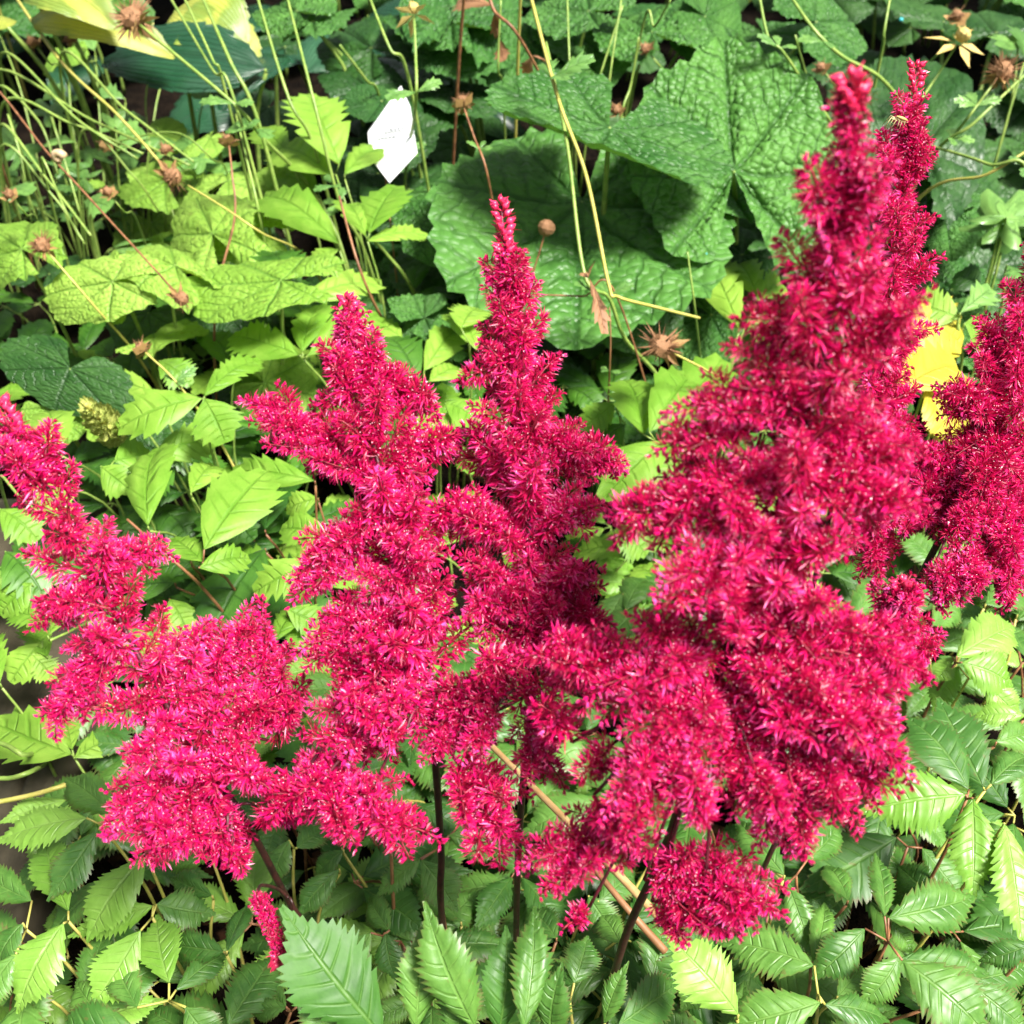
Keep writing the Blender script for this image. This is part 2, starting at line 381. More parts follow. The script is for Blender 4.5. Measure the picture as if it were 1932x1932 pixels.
# ------------------------------------------------------------------ stone edging beside the bed
M_STONE = plain_mat('mossy_stone', (0.018, 0.016, 0.009), (0.075, 0.062, 0.038), 14, 0.85, 0.6, 0, 0.01, 0.3, 8)
def slab(x0, x1, y0, y1, z0, z1, parent):
    V = []; F = []; nx, ny = 10, 16
    for i in range(nx + 1):
        for j in range(ny + 1):
            e = min(i, nx - i, j, ny - j)
            V.append((x0 + (x1 - x0) * i / nx + U(-.002, .002), y0 + (y1 - y0) * j / ny + U(-.002, .002), z1 + U(-.002, .002) - (0.008 if e == 0 else 0)))
    for i in range(nx):
        for j in range(ny):
            a = i * (ny + 1) + j; F.append((a, a + ny + 1, a + ny + 2, a + 1))
    ring = [i * (ny + 1) for i in range(nx + 1)] + [nx * (ny + 1) + j for j in range(1, ny + 1)] + [i * (ny + 1) + ny for i in range(nx - 1, -1, -1)] + [j for j in range(ny - 1, 0, -1)]
    k0 = len(V)
    for r in ring: V.append((V[r][0], V[r][1], z0))
    for i in range(len(ring)):
        j = (i + 1) % len(ring); F.append((ring[i], k0 + i, k0 + j, ring[j]))
    return mk('stone', mesh('stone', V, F), M_STONE, parent)
edging = thing('stone_edging', (-0.55, 0.6, 0), 'grey brown mossy stone edging with a dark crack beside the bed', 'edging')
cx = atz(84, 1330, 0.05).x
slab(cx - 0.75, cx - 0.003, 0.1, 0.80, -0.05, 0.05, edging)
slab(cx + 0.003, cx + 0.05, 0.12, 0.78, -0.05, 0.045, edging)
slab(cx - 0.75, cx - 0.01, 0.807, 1.0, -0.05, 0.048, edging)

# bark chips on the soil
V, F = [], []
for _ in range(1400):
    x, y = U(-0.9, 1.0), U(0.2, 1.5); a = U(0, 6.28); L, W, H = U(.008, .022), U(.003, .007), U(.002, .004); z = U(-.016, -0.004)
    tl = U(-.4, .4); k = len(V)
    if x < cx + 0.06: continue
    for dx, dy, dz in ((-1, -1, 0), (1, -1, 0), (1, 1, 0), (-1, 1, 0), (-.8, -.7, 1), (.7, -.8, 1), (.8, .7, 1), (-.7, .8, 1)):
        lx, ly = dx * L, dy * W; V.append((x + lx * math.cos(a) - ly * math.sin(a), y + lx * math.sin(a) + ly * math.cos(a), z + dz * H + lx * tl))
    F += [(k, k + 3, k + 2, k + 1), (k + 4, k + 5, k + 6, k + 7), (k, k + 1, k + 5, k + 4), (k + 1, k + 2, k + 6, k + 5), (k + 2, k + 3, k + 7, k + 6), (k + 3, k, k + 4, k + 7)]
tag(mk('bark_mulch', mesh('bark_mulch', V, F, False), plain_mat('bark', (0.008, 0.004, 0.003), (0.05, 0.022, 0.010), 90, 0.9, spec=0.1)), 'dark brown bark chips scattered on the soil', 'mulch', None, 'stuff')

# ------------------------------------------------------------------ plants: heroes placed one by one, then filled underneath
def stalk(parent, node, root, r=0.0011, mat=None, bases=(), bend=0.25):
    mid = node.lerp(root, 0.55) + Vector((U(-.01, .01), U(-.01, .01), (node.z - root.z) * bend))
    P = catmull([root, mid, node], 8); o = WM[parent.name].to_translation()
    V, F = tube_geo([p - o for p in P], [r * 1.5 - r * 0.5 * i / 8 for i in range(9)], 5)
    for b in bases:
        if (b - node).length > 0.002: tube_geo([node - o, node.lerp(b, .5) - o, b - o], r * 0.75, 5, V, F)
    return mk('leaf_stalk', mesh('leaf_stalk', V, F), mat or (M_STR if R() < .45 else M_STY), parent, Matrix.Translation(o))
def cluster(parent, bases, mat=None, r=0.0011, lim=0.03):
    rest = list(bases); root0 = WM[parent.name].to_translation()
    while rest:
        b = rest.pop(0); g = [b] + [q for q in rest if (q - b).length < lim]
        rest = [q for q in rest if (q - b).length >= lim]
        node = sum(g, Vector()) / len(g) - Vector((0, 0, 0.006))
        root = root0.lerp(Vector((node.x, node.y, 0)), U(.55, .85)); root.z = -0.004
        stalk(parent, node, root, r, mat, g)
def heroes(parent, name, pool, rows, z, dz=-0.02, N=None, mat=None, r=0.0011):
    bs = []
    for row in rows:
        bx, by, tx, ty, wp = row[:5]; zz = z + (row[5] if len(row) > 5 else U(-.015, .015)); d = row[6] if len(row) > 6 else dz
        pl = row[7] if len(row) > 7 else pool
        k = 1.2 if pl in (TRI, TRID) else 1.12
        _, B = hero(parent, name, pl, bx, by, bx + (tx - bx) * k, by + (ty - by) * k, wp * k, zz, zz + d, N)
        bs.append(B)
    cluster(parent, bs, mat, r)
def fill(parent, name, pools, n, xr, yr, zr, size, ratio=0.5, per=3, mat=None, r=0.001, spread=1.0):
    for _ in range(n):
        x, y, z = U(*xr), U(*yr), U(*zr); c = Vector((x, y, z)); L = U(*size); a0 = U(0, 6.28); bs = []
        if y < -.1 or (x < cx + 0.06 and y < 0.8 and z < 0.08): continue
        pool = random.choice(pools)
        for k in range(per):
            a = a0 + (k - (per - 1) / 2) * (1.15 if per <= 3 else 0.9) * spread + U(-.2, .2); l = L * U(.8, 1.15) * (1 if k == per // 2 else .85)
            B = c + Vector((math.cos(a), math.sin(a), 0)) * 0.008
            T = B + Vector((math.cos(a), math.sin(a), U(-.45, .15))) * l
            leaf(parent, name, pool, B, T, l * ratio * U(.85, 1.15), nrm(.3, .1)); bs.append(B)
        stalk(parent, c, Vector((x + U(-.05, .05), y + U(-.05, .05), -0.004)), r, mat, bs)

# --- astilbe foliage
aL = thing('astilbe_foliage', (-0.22, 0.36, 0), 'low toothed astilbe leaves with russet stalks beside the mossy stone edging', 'foliage')
heroes(aL, 'leaflet', AST, [
 (163,1543,7,1586,80,.03,-.02,ASTL),(212,1536,133,1476,70,.03),(186,1566,100,1686,70,.02),(276,1616,176,1762,92,.03,-.03,ASTL),(129,1719,90,1590,74,.0,-.02,ASTL),
 (120,1742,43,1895,100,.01,-.03,ASTL),(43,1742,0,1822,66),(289,1709,146,1762,58,0,-.02,ASTL),(295,1706,395,1722,76,0,-.02),(266,1755,180,1888,86,.01,-.03,ASTL),
 (319,1855,299,1739,80,.0,-.01,ASTL),(422,1795,332,1782,62),(332,1868,422,1805,52),(259,1901,226,1822,62),(428,1795,465,1715,45),(430,1935,510,1815,92),
 (540,1905,500,1850,40),(540,1900,480,1910,40),(560,1900,620,1930,50),(350,1900,410,1970,70),(250,1935,120,1950,90),(60,1700,-20,1650,60),
 (400,1620,300,1610,60),(545,1585,520,1660,50),(560,1600,610,1560,50),(640,1640,570,1720,55),(30,1800,-30,1900,70),(400,1690,330,1660,50),(200,1930,150,1860,60)], .20)
aM = thing('astilbe_foliage', (0.0, 0.30, 0), 'upright toothed astilbe leaflets standing in front of the dark flower stems', 'foliage')
heroes(aM, 'leaflet', AST, [
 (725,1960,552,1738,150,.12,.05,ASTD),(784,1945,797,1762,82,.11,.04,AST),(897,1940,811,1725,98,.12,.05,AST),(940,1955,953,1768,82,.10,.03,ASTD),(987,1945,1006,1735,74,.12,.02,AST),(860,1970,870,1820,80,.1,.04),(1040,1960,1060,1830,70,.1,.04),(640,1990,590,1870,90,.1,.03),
 (1083,1855,1106,1775,68,.03,.0),(1083,1858,1030,1830,40,.03),(1140,1932,1182,1826,45,.03,.03),(1166,1935,1272,1861,84,.02),(1229,1855,1249,1742,78,-.02,.0),
 (1060,1935,1010,1880,50),(847,1576,943,1599,64,-.02),(868,1556,930,1525,50,-.03),(793,1620,718,1686,48,-.02),(795,1622,856,1709,68,-.02),
 (645,1600,690,1560,40,-.03),(648,1604,600,1650,45,-.03),(700,1760,650,1830,60,-.02),(727,1760,745,1840,55,-.03),(735,1755,700,1700,50,-.03),
 (1130,1700,1190,1650,60,-.05),(1110,1690,1160,1760,60,-.05),(1050,1770,1000,1720,60,-.06),(870,1740,800,1660,70,-.08),(1240,1600,1190,1560,60,-.03),
 (660,1520,612,1480,60,-.03),(665,1525,715,1500,45,-.03),(640,1470,600,1420,60,-.03),(1170,1780,1135,1730,50,-.04)], .22)
aR = thing('astilbe_foliage', (0.22, 0.34, 0), 'glossy toothed astilbe leaves fanning under the lowest red flower branches', 'foliage')
heroes(aR, 'leaflet', AST, [
 (1822,1500,1642,1530,112,.03,-.02,ASTL),(1835,1506,1835,1682,82,.03,-.03,ASTL),(1828,1490,1719,1367,102,.02,.0),(1855,1486,1779,1334,104,.0,.0),(1895,1553,1925,1760,86,.03,-.03,ASTL),
 (1870,1480,1940,1435,60),(1523,1622,1579,1553,62),(1480,1652,1400,1559,68),(1692,1580,1530,1670,125,-.05,-.02),(1669,1729,1652,1622,48,.03),
 (1676,1732,1822,1696,92,.03),(1680,1738,1716,1792,40,.01),(1632,1752,1543,1838,72,.02),(1696,1805,1626,1885,68,.03),(1699,1808,1848,1835,82,.02),
 (1702,1812,1850,1945,118,.02),(1536,1822,1373,1782,92,.03),(1549,1891,1387,1934,92,.04,-.02),(1556,1895,1665,1925,66,.02),(1393,1915,1270,1778,104,.04,.02,ASTL),
 (1486,1666,1530,1795,58,0),(1533,1815,1553,1715,42,0),(1828,1851,1935,1822,64),(1832,1858,1930,1940,80),(1950,1780,1857,1810,50,.02),
 (1600,1700,1560,1640,50,-.04),(1740,1600,1810,1690,80,-.06),(1760,1700,1700,1640,70,-.06),(1450,1720,1400,1680,50,-.04),(1580,1880,1620,1830,60,-.03),
 (1740,1900,1700,1850,70,-.04),(1900,1900,1860,1840,60,-.03),(1340,1830,1290,1900,60,-.03),(1450,1950,1410,1880,60,-.03),(1290,1800,1240,1860,60,-.03)], .24)
aU = thing('astilbe_foliage', (0.36, 0.55, 0), 'drooping pale toothed leaves below the dark stem beside the yellow leaves', 'foliage')
heroes(aU, 'leaflet', AST, [
 (1805,1239,1901,1189,82,.03,-.02,ASTL),(1815,1250,1900,1290,80,.03,-.02,ASTL),(1798,1239,1768,1282,40,.02,-.02,ASTL),(1808,1257,1765,1335,52,.0,-.03,ASTL),
 (1855,1285,1918,1345,60,.0,-.02,ASTL),(1935,1350,1842,1352,46,0,-.01,ASTL),(1935,1240,1890,1180,60),(1880,1400,1940,1390,60),(1760,1420,1700,1390,70,-.04),
 (1900,1450,1850,1400,60,-.04),(1760,1180,1800,1130,60,-.04),(1860,1140,1930,1120,70,-.03),(1800,1330,1740,1400,70,-.05),(1600,1180,1640,1110,50,-.03),(1180,1150,1215,1100,60,-.05),
 (1175,1120,1150,1180,60,-.05),(1210,1150,1160,1200,70,-.05),(1680,1180,1660,1100,50,-.05),(1920,1160,1870,1120,60,-.05)], .22)
fill(aL, 'leaflet', [AST, AST, ASTL], 60, (-.40, -.05), (.28, .66), (.05, .16), (.055, .09), .52, 3)
fill(aM, 'leaflet', [AST, ASTD], 60, (-.16, .16), (.24, .66), (.04, .16), (.055, .09), .52, 3)
fill(aR, 'leaflet', [AST, ASTD], 60, (.08, .44), (.24, .60), (.05, .17), (.055, .09), .52, 3)
fill(aU, 'leaflet', [AST, ASTL], 60, (.10, .55), (.52, .85), (.05, .16), (.055, .09), .52, 3)
# the pale leaf with the stone behind it
pl = thing('avens_plant', (-0.33, 0.50, 0), 'light green three part leaf lying over the mossy stone edging', 'plant')
heroes(pl, 'leaflet', TRI, [(136,1423,13,1373,96,.0,-.01),(136,1415,125,1360,40,0,-.01),(140,1430,205,1405,50,0),(60,1235,95,1275,45,.02),(80,1210,30,1275,60,.02),(90,1240,60,1190,50,.02),(0,1290,-10,1220,60,.04)], .13, mat=M_STG)
for P in ([(-40,1520),(60,1500),(130,1478)], [(-40,1395),(10,1405),(50,1425)], [(-30,1467),(20,1468),(60,1455)]):
    zz = U(.13, .15); tube('leaf_stalk', catmull([atz(a, b, zz) for a, b in P] + [atz(P[-1][0] + 40, P[-1][1] - 20, 0.0)], 10), 0.0022, M_STY if P[0][1] > 1500 else M_STG, pl)

# --- light green three-leaflet plants
tA = thing('avens_plant', (-0.33, 0.98, 0), 'light green three leaflet plant growing around the pale unopened flower spike', 'plant')
heroes(tA, 'leaflet', TRI, [
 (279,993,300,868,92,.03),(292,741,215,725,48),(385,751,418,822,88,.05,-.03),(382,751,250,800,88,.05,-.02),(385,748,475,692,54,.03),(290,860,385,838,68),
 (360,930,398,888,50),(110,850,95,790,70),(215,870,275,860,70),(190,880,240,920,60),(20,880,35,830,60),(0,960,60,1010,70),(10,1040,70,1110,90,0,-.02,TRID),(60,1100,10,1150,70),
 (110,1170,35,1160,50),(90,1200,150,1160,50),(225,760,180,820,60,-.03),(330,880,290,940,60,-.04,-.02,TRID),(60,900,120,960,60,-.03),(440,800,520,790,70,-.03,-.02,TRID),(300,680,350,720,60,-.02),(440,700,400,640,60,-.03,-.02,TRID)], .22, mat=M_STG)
tB = thing('avens_plant', (-0.22, 0.86, 0), 'light green three leaflet plant beside the long russet fallen stalk', 'plant')
heroes(tB, 'leaflet', TRI, [
 (385,1037,485,914,118,.06,.0),(382,1060,335,1022,56,.05),(375,1072,455,1057,52,.05),(594,907,465,894,60,.03),(605,1060,500,1108,68,.02),(500,1035,410,1185,112,-.03,-.02,TRID),
 (500,1000,540,930,70,-.04,-.02,TRID),(620,1010,545,1000,60,0),(610,1090,560,1120,50,0),(540,1150,600,1180,60,-.02),(430,960,470,1010,70,-.04,-.02,TRID),(320,1130,350,1190,60,-.03),
 (330,1100,260,1110,70,-.04,-.02,TRID),(360,1060,290,1080,60,-.04,-.02,TRID),(600,940,550,960,50,-.02),(640,1330,590,1390,60,-.03),(600,1400,640,1360,60,-.03),(520,1210,570,1160,60,-.03),(480,1230,440,1180,60,-.05,-.02,TRID),(420,1120,470,1150,60,-.04,-.02,TRID)], .20, mat=M_STR)
tC = thing('avens_plant', (-0.12, 1.12, 0), 'light green three leaflet plant rising behind the crimson spire beside the white tag', 'plant')
heroes(tC, 'leaflet', TRI, [
 (697,440,740,365,100,.08,.02),(690,445,655,400,50,.08),(692,456,790,448,48,.07),(640,460,520,390,85,.06),(640,470,590,500,45,.05),(560,560,520,490,85,.03,.0,TRID),(565,565,510,545,60,.03,-.02,TRID),(565,570,695,545,62,.03,-.02),
 (565,670,458,640,72,.02),(570,665,600,590,70,.02,.0,TRI),(580,672,695,610,70,.02),(625,330,540,290,90,.07),(640,310,590,200,100,.09,.03),(650,330,715,290,60,.08),(600,360,540,330,70,.03),(545,290,500,250,60,.06),
 (480,330,560,345,70,.02),(800,700,850,640,60,0),(790,720,740,650,80,0,.0,TRID),(810,720,860,700,50,0),(870,620,900,590,70,.04),(840,760,900,800,80,0),(850,780,800,830,80,-.01),(760,640,700,620,60,.0),(620,600,700,660,70,-.02,-.02,TRID),
 (900,660,860,610,60,.02),(930,560,880,520,60,-.06,-.02,TRID)], .22, mat=M_STG)
tD = thing('avens_plant', (0.2, 0.95, 0), 'light green rounded leaflets growing between the central and the blurred crimson spires', 'plant')
heroes(tD, 'leaflet', TRI, [
 (1215,820,1185,735,85,.04),(1225,815,1290,730,90,.05),(1255,830,1155,925,90,.04),(1260,835,1250,920,70,.03),(1275,810,1350,700,95,.04),(1200,850,1140,880,60,.0),(1180,800,1120,850,70,-.02,-.02,TRID),(1160,760,1110,800,60,0),
 (1300,820,1330,760,60,-.02),(1240,960,1180,1000,60,-.03),(1255,975,1310,960,60,-.03,-.02,TRID),(1160,1000,1210,1040,70,-.03),(1395,620,1345,510,75,.0),(1430,560,1400,510,60,.0),(1425,570,1465,540,50,0),(1460,590,1440,640,60,-.02)], .20, mat=M_STG)
fill(tA, 'leaflet', [TRI, TRID, TRID], 48, (-.75, -.22), (.78, 1.3), (.04, .14), (.055, .10), .62, 3, M_STG)  # fill leans to the deep green, so understorey shade is partly colour
fill(tB, 'leaflet', [TRI, TRID, TRID], 40, (-.42, .02), (.64, .98), (.04, .12), (.055, .095), .62, 3, M_STG)
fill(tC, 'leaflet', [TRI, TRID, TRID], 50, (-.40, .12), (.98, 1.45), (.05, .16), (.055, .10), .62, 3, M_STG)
fill(tD, 'leaflet', [TRI, TRID, TRID], 40, (.02, .45), (.75, 1.15), (.04, .13), (.05, .08), .62, 3, M_STG)

# --- round scalloped leaves
up = Vector((0, -.45, 1)).normalized()
def rosette(root, rows, name, pools, z, mat=None, r=0.0018):
    bs = []
    for row in rows:
        cx_, cy_, tx, ty, wp = row[:5]; zz = z + (row[5] if len(row) > 5 else 0); dz = row[6] if len(row) > 6 else -.02
        pool = row[7] if len(row) > 7 else pools; N = row[8] if len(row) > 8 else None
        _, B = hero(root, name, pool, cx_, cy_, tx, ty, wp, zz, zz + dz, N); bs.append(B)
    cluster(root, bs, mat or M_STG, r, 0.005)
rA = thing('round_leaf_plant', (-0.45, 1.2, 0), 'pale green plant with round scalloped leaves below the tangle of stalks', 'plant')
rosette(rA, [(212,531,70,545,150,.05,-.03),(215,525,200,610,150,.04,-.05),(330,500,225,440,150,.06),(530,528,350,535,190,.08,-.03),(400,440,360,360,180,.04),(470,430,340,415,150,.03),(132,695,95,770,300,.0,-.03,RNDD,up),(40,470,-30,420,150,.05),(310,340,250,300,150,-.02),(430,340,500,300,150,.0),(90,770,150,820,130,-.04),(290,640,360,600,140,-.02),(420,580,470,640,150,-.05,-.02,RNDD),(280,590,220,650,150,-.05,-.02,RNDD)], 'leaf', RND, .22)
for _ in range(26):
    x, y = U(-.95, -.2), U(1.0, 1.9); z = U(.06, .16); a = U(0, 6.28); L = U(.05, .09)
    B = Vector((x, y, z)); leaf(rA, 'leaf', RNDD if R() < .6 else RND, B, B + Vector((math.cos(a), math.sin(a), -.15)) * L, L * 1.6); stalk(rA, B, Vector((x + U(-.05, .05), y + .05, -.004)), .0015, M_STG)

# --- large crinkled leaves
gA = thing('crinkled_leaf_plant', (0.12, 1.35, 0), 'large glossy crinkled round leaves spreading behind the central crimson spire', 'plant')
rosette(gA, [(1098,380,1085,655,560,.0,-.06,BIG,up),(1075,470,960,640,300,-.05,-.05,BIG,up),(1150,520,1290,600,280,-.06,-.04,BIGD,up),(860,420,800,330,200,-.04,.0,BIG,up),
 (1150,240,1090,335,430,.11,-.01,FOLD,Vector((.1,-.25,1)).normalized())], 'leaf', BIG, .28, r=.003)
gB = thing('crinkled_leaf_plant', (0.42, 1.5, 0), 'dark green crinkled fan shaped leaf behind the blurred crimson spire', 'plant')
rosette(gB, [(1385,322,1365,95,330,.05,.09,FAN,Vector((0,-.7,1))),(1345,292,1415,428,240,.02,-.03,FAN,up),(1300,250,1240,330,200,.0,-.03,BIG,up),(1450,330,1540,400,160,-.06,-.02,BIGD),(1400,480,1330,520,200,-.08,-.02,BIGD),(1460,240,1540,250,200,-.06,0,BIGD)], 'leaf', BIG, .27, r=.003)
gC = thing('crinkled_leaf_plant', (0.75, 1.6, 0), 'shaded dark crinkled leaves behind the thin rear crimson spire', 'plant')
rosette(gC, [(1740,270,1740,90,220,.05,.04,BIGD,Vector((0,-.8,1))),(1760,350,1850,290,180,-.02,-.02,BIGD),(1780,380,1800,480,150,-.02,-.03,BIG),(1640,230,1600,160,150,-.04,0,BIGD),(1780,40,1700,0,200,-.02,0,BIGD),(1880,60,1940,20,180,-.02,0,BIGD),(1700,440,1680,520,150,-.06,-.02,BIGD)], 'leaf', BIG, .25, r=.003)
gD = thing('crinkled_leaf_plant', (0.05, 1.9, 0), 'crinkled green leaves crowding behind the white plant tag', 'plant')
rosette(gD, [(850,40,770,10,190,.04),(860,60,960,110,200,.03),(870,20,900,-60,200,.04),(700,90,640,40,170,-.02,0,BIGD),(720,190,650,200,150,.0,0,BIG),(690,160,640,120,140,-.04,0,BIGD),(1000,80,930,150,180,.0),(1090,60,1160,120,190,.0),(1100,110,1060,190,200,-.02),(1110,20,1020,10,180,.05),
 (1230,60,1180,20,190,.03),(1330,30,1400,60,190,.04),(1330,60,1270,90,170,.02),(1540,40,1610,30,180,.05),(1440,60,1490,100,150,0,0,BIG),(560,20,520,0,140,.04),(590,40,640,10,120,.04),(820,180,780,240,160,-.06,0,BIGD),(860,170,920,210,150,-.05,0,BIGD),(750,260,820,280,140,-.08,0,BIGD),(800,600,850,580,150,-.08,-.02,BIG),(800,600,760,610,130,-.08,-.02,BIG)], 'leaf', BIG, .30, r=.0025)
for g, xr, yr in ((gA, (-.2, .5), (1.15, 1.7)), (gB, (.25, .8), (1.2, 1.9)), (gC, (.55, 1.3), (1.1, 2.2)), (gD, (-.6, .9), (1.6, 2.6))):
    for _ in range(44):
        x, y = U(*xr), U(*yr); z = U(.05, .17); a = U(0, 6.28); L = U(.06, .11)
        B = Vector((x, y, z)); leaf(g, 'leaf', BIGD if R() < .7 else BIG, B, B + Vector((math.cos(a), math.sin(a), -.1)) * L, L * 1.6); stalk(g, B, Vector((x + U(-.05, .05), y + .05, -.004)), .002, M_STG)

# --- hosta, yellow leaves, palmate leaves
hA = thing('hosta_plant', (-0.55, 1.75, 0), 'hosta with broad chartreuse leaves above a dark green one', 'plant')
rosette(hA, [(500,130,195,120,150,.02,-.02,HOS,Vector((0,-.7,1))),(60,35,330,110,120,.08,-.03,HOSY,up),(330,20,470,90,170,.06,-.03,HOSY,up),(380,50,490,130,120,.04,-.05,HOSY,up),(60,-20,230,60,120,.12,-.02,HOSY,up),(100,-10,290,40,110,.10,0,TRID,up),(520,100,420,210,150,.0,-.03,HOS),(0,30,-80,90,120,.08,0,HOSY)], 'leaf', HOS, .30, r=.003)
for k in range(16):
    a = U(0, 6.28); B = Vector((-.55 + U(-.5, .4), 1.95 + U(-.15, .5), U(.08, .22))); leaf(hA, 'leaf', HOS, B, B + Vector((math.cos(a), math.sin(a), -.2)) * .2, .12); stalk(hA, B, Vector((B.x, B.y + .05, -.004)), .0025, M_STG)
yA = thing('yellow_leaf_plant', (0.47, 0.92, 0), 'plant with bright yellow leaves glowing between the crimson spires', 'plant')
rosette(yA, [(1690,590,1815,655,150,.08,-.03,YEL),(1690,740,1810,700,140,.08,-.03,YEL),(1700,690,1790,620,120,.06,-.01,YEL),(1745,730,1800,840,110,.07,-.04,YELR),(1580,850,1640,880,80,.0,-.01,TRI),(1770,760,1800,840,80,.05,-.04,YELR),(1690,720,1740,660,100,.02,-.02,YEL),(1600,860,1590,930,80,.0,-.02,TRI),(1740,940,1760,890,80,.0,0,TRI),(1850,720,1880,690,60,.05,-.03,YEL),(1600,900,1640,870,60,-.02,0,TRI),(1870,620,1860,680,60,.04,-.02,YEL)], 'leaf', YEL, .20, r=.0015)
pA = thing('avens_plant', (0.62, 1.15, 0), 'green avens with deeply cut leaves behind the thick dark flower stem', 'plant')
rosette(pA, [(1810,600,1715,570,100,.04,0,TRI),(1812,590,1870,545,60,.05,0,PIN),(1820,610,1850,640,80,.03,-.03,TRI),(1890,420,1850,380,130,.04,0,PALM),(1900,410,1945,350,130,.05,0,PALM),(1900,430,1900,480,110,.03,-.03,PALM),(1925,70,1890,90,80,.1,0,PIN),(1935,110,1930,60,80,.1,0,PIN),(1900,500,1940,540,80,0,0,PIN),(1850,540,1800,520,80,-.05,0,TRID)], 'leaf', PIN, .24, r=.0016)
fill(pA, 'leaflet', [TRID, PIN], 40, (.36, 1.0), (.85, 1.4), (.04, .15), (.05, .08), .62, 3, M_STG)
nA = thing('avens_plant', (-0.7, 1.5, 0), 'avens with cut green leaves under the tangle of thin stalks', 'plant')
rows = []
for k in range(34):
    x, y = U(-20, 420), U(60, 380); a = U(0, 6.28); rows.append((x, y, x + 55 * math.cos(a), y + 38 * math.sin(a), U(50, 80), U(-.08, .03), U(-.02, .02), random.choice([PIN, PIN, RND, PALM])))
rosette(nA, rows, 'leaf', PIN, .22, r=.0013)
fill(nA, 'leaflet', [TRID, PIN], 40, (-1.1, -.4), (1.15, 1.9), (.04, .14), (.05, .08), .7, 3, M_STG)
# growth further back, closing the view behind the bed
for i, (x, y) in enumerate([(-1.1, 2.6), (-.45, 2.8), (.3, 2.9), (1.0, 2.7), (1.6, 2.2), (-1.6, 2.0)]):
    b = thing('crinkled_leaf_plant', (x, y, 0), 'mound of crinkled leaves at the back of the bed', 'plant', 'leaf mounds at the back of the bed')
    for _ in range(34):
        a = U(0, 6.28); B = Vector((x + U(-.4, .4), y + U(-.35, .35), U(.08, .38))); L = U(.08, .14)
        leaf(b, 'leaf', BIGD if R() < .5 else BIG, B, B + Vector((math.cos(a), math.sin(a), -.15)) * L, L * 1.6); stalk(b, B, Vector((x + (B.x - x) * .6, y + (B.y - y) * .6, -.004)), .0025, M_STG)

# ------------------------------------------------------------------ crimson flower spires
def petal(V, F, Mi, T, b, d, L, w, curl, tint, mi=0):
    d = d.normalized(); sd = d.cross(Vector((U(-1, 1), U(-1, 1), U(-1, 1))))
    if sd.length < 1e-3: return
    sd.normalize(); up = sd.cross(d); k = len(V)
    m = b + d * L * .55 + up * curl * L
    V += [b, m + sd * w * .5, b + d * L, m - sd * w * .5]
    T += [tint * .3, tint, min(1, tint + U(.1, .5)), tint]
    F += [(k, k + 1, k + 2), (k, k + 2, k + 3)]; Mi += [mi, mi]
def floret(V, F, Mi, T, c, d, s, opened):
    s *= 1.2
    d = d.normalized(); tint = U(.0, .75)
    a = d.orthogonal().normalized(); b = d.cross(a); p0 = U(0, 6.28)
    for k in range(6):
        ph = p0 + k * 1.047 + U(-.25, .25); sp = (U(.15, .85) if opened else U(.12, .35))
        dr = d * math.cos(sp) + (a * math.cos(ph) + b * math.sin(ph)) * math.sin(sp)
        petal(V, F, Mi, T, c, dr, s * U(.0050, .0078) * (1 if opened else .65), s * U(.0007, .0012), U(-.08, .12), tint)
    if opened:
        for k in range(5):
            ph = U(0, 6.28); sp = U(.1, .75)
            dr = (d * math.cos(sp) + (a * math.cos(ph) + b * math.sin(ph)) * math.sin(sp)); L = s * U(.0035, .0055)
            petal(V, F, Mi, T, c, dr, L, s * .00035, 0, tint, 1)
            if k < 2 and R() < .75:
                e = c + dr * L; r = s * U(.00020, .00036); k0 = len(V)
                V += [e + a * r, e - a * r, e + b * r, e - b * r, e + d * r, e - d * r]; T += [0] * 6
                for x, y in ((0, 2), (2, 1), (1, 3), (3, 0)): F.append((k0 + x, k0 + y, k0 + 4)); F.append((k0 + y, k0 + x, k0 + 5)); Mi += [2, 2]
    else:
        k0 = len(V); r = s * .0011; e = c + d * s * .0012
        V += [e + a * r, e + b * r, e - a * r, e - b * r, e + d * r * 2.2, e - d * r]; T += [tint] * 6
        for x in range(4): F.append((k0 + x, k0 + (x + 1) % 4, k0 + 4)); F.append((k0 + (x + 1) % 4, k0 + x, k0 + 5)); Mi += [0, 0]
def strand(buf, P, rad0, open_to, dens, fs=1.0):
    V, F, Mi, T = buf; L = sum((P[i + 1] - P[i]).length for i in range(len(P) - 1)); n = int(L * dens); n0 = len(P) - 1
    for i in range(n):
        t = (i + R()) / n; t = .06 + .94 * t; q = t * n0; k = min(int(q), n0 - 1); c = P[k].lerp(P[k + 1], q - k)
        ax = (P[k + 1] - P[k]).normalized(); e = ax.orthogonal().normalized(); e = e * math.cos(i * 2.4) + ax.cross(e) * math.sin(i * 2.4)
        ta = 1 if t < .5 else 1 - .75 * (t - .5) / .5
        d = (e * .95 + ax * (.22 + 1.6 * max(0, t - .75)) + Vector((U(-.2, .2), U(-.2, .2), U(-.2, .2)))).normalized()
        floret(V, F, Mi, T, c + d * rad0 * ta * U(.25, 1), d, fs * U(.8, 1.15) * (.6 + .4 * ta), t < open_to + U(-.12, .08))
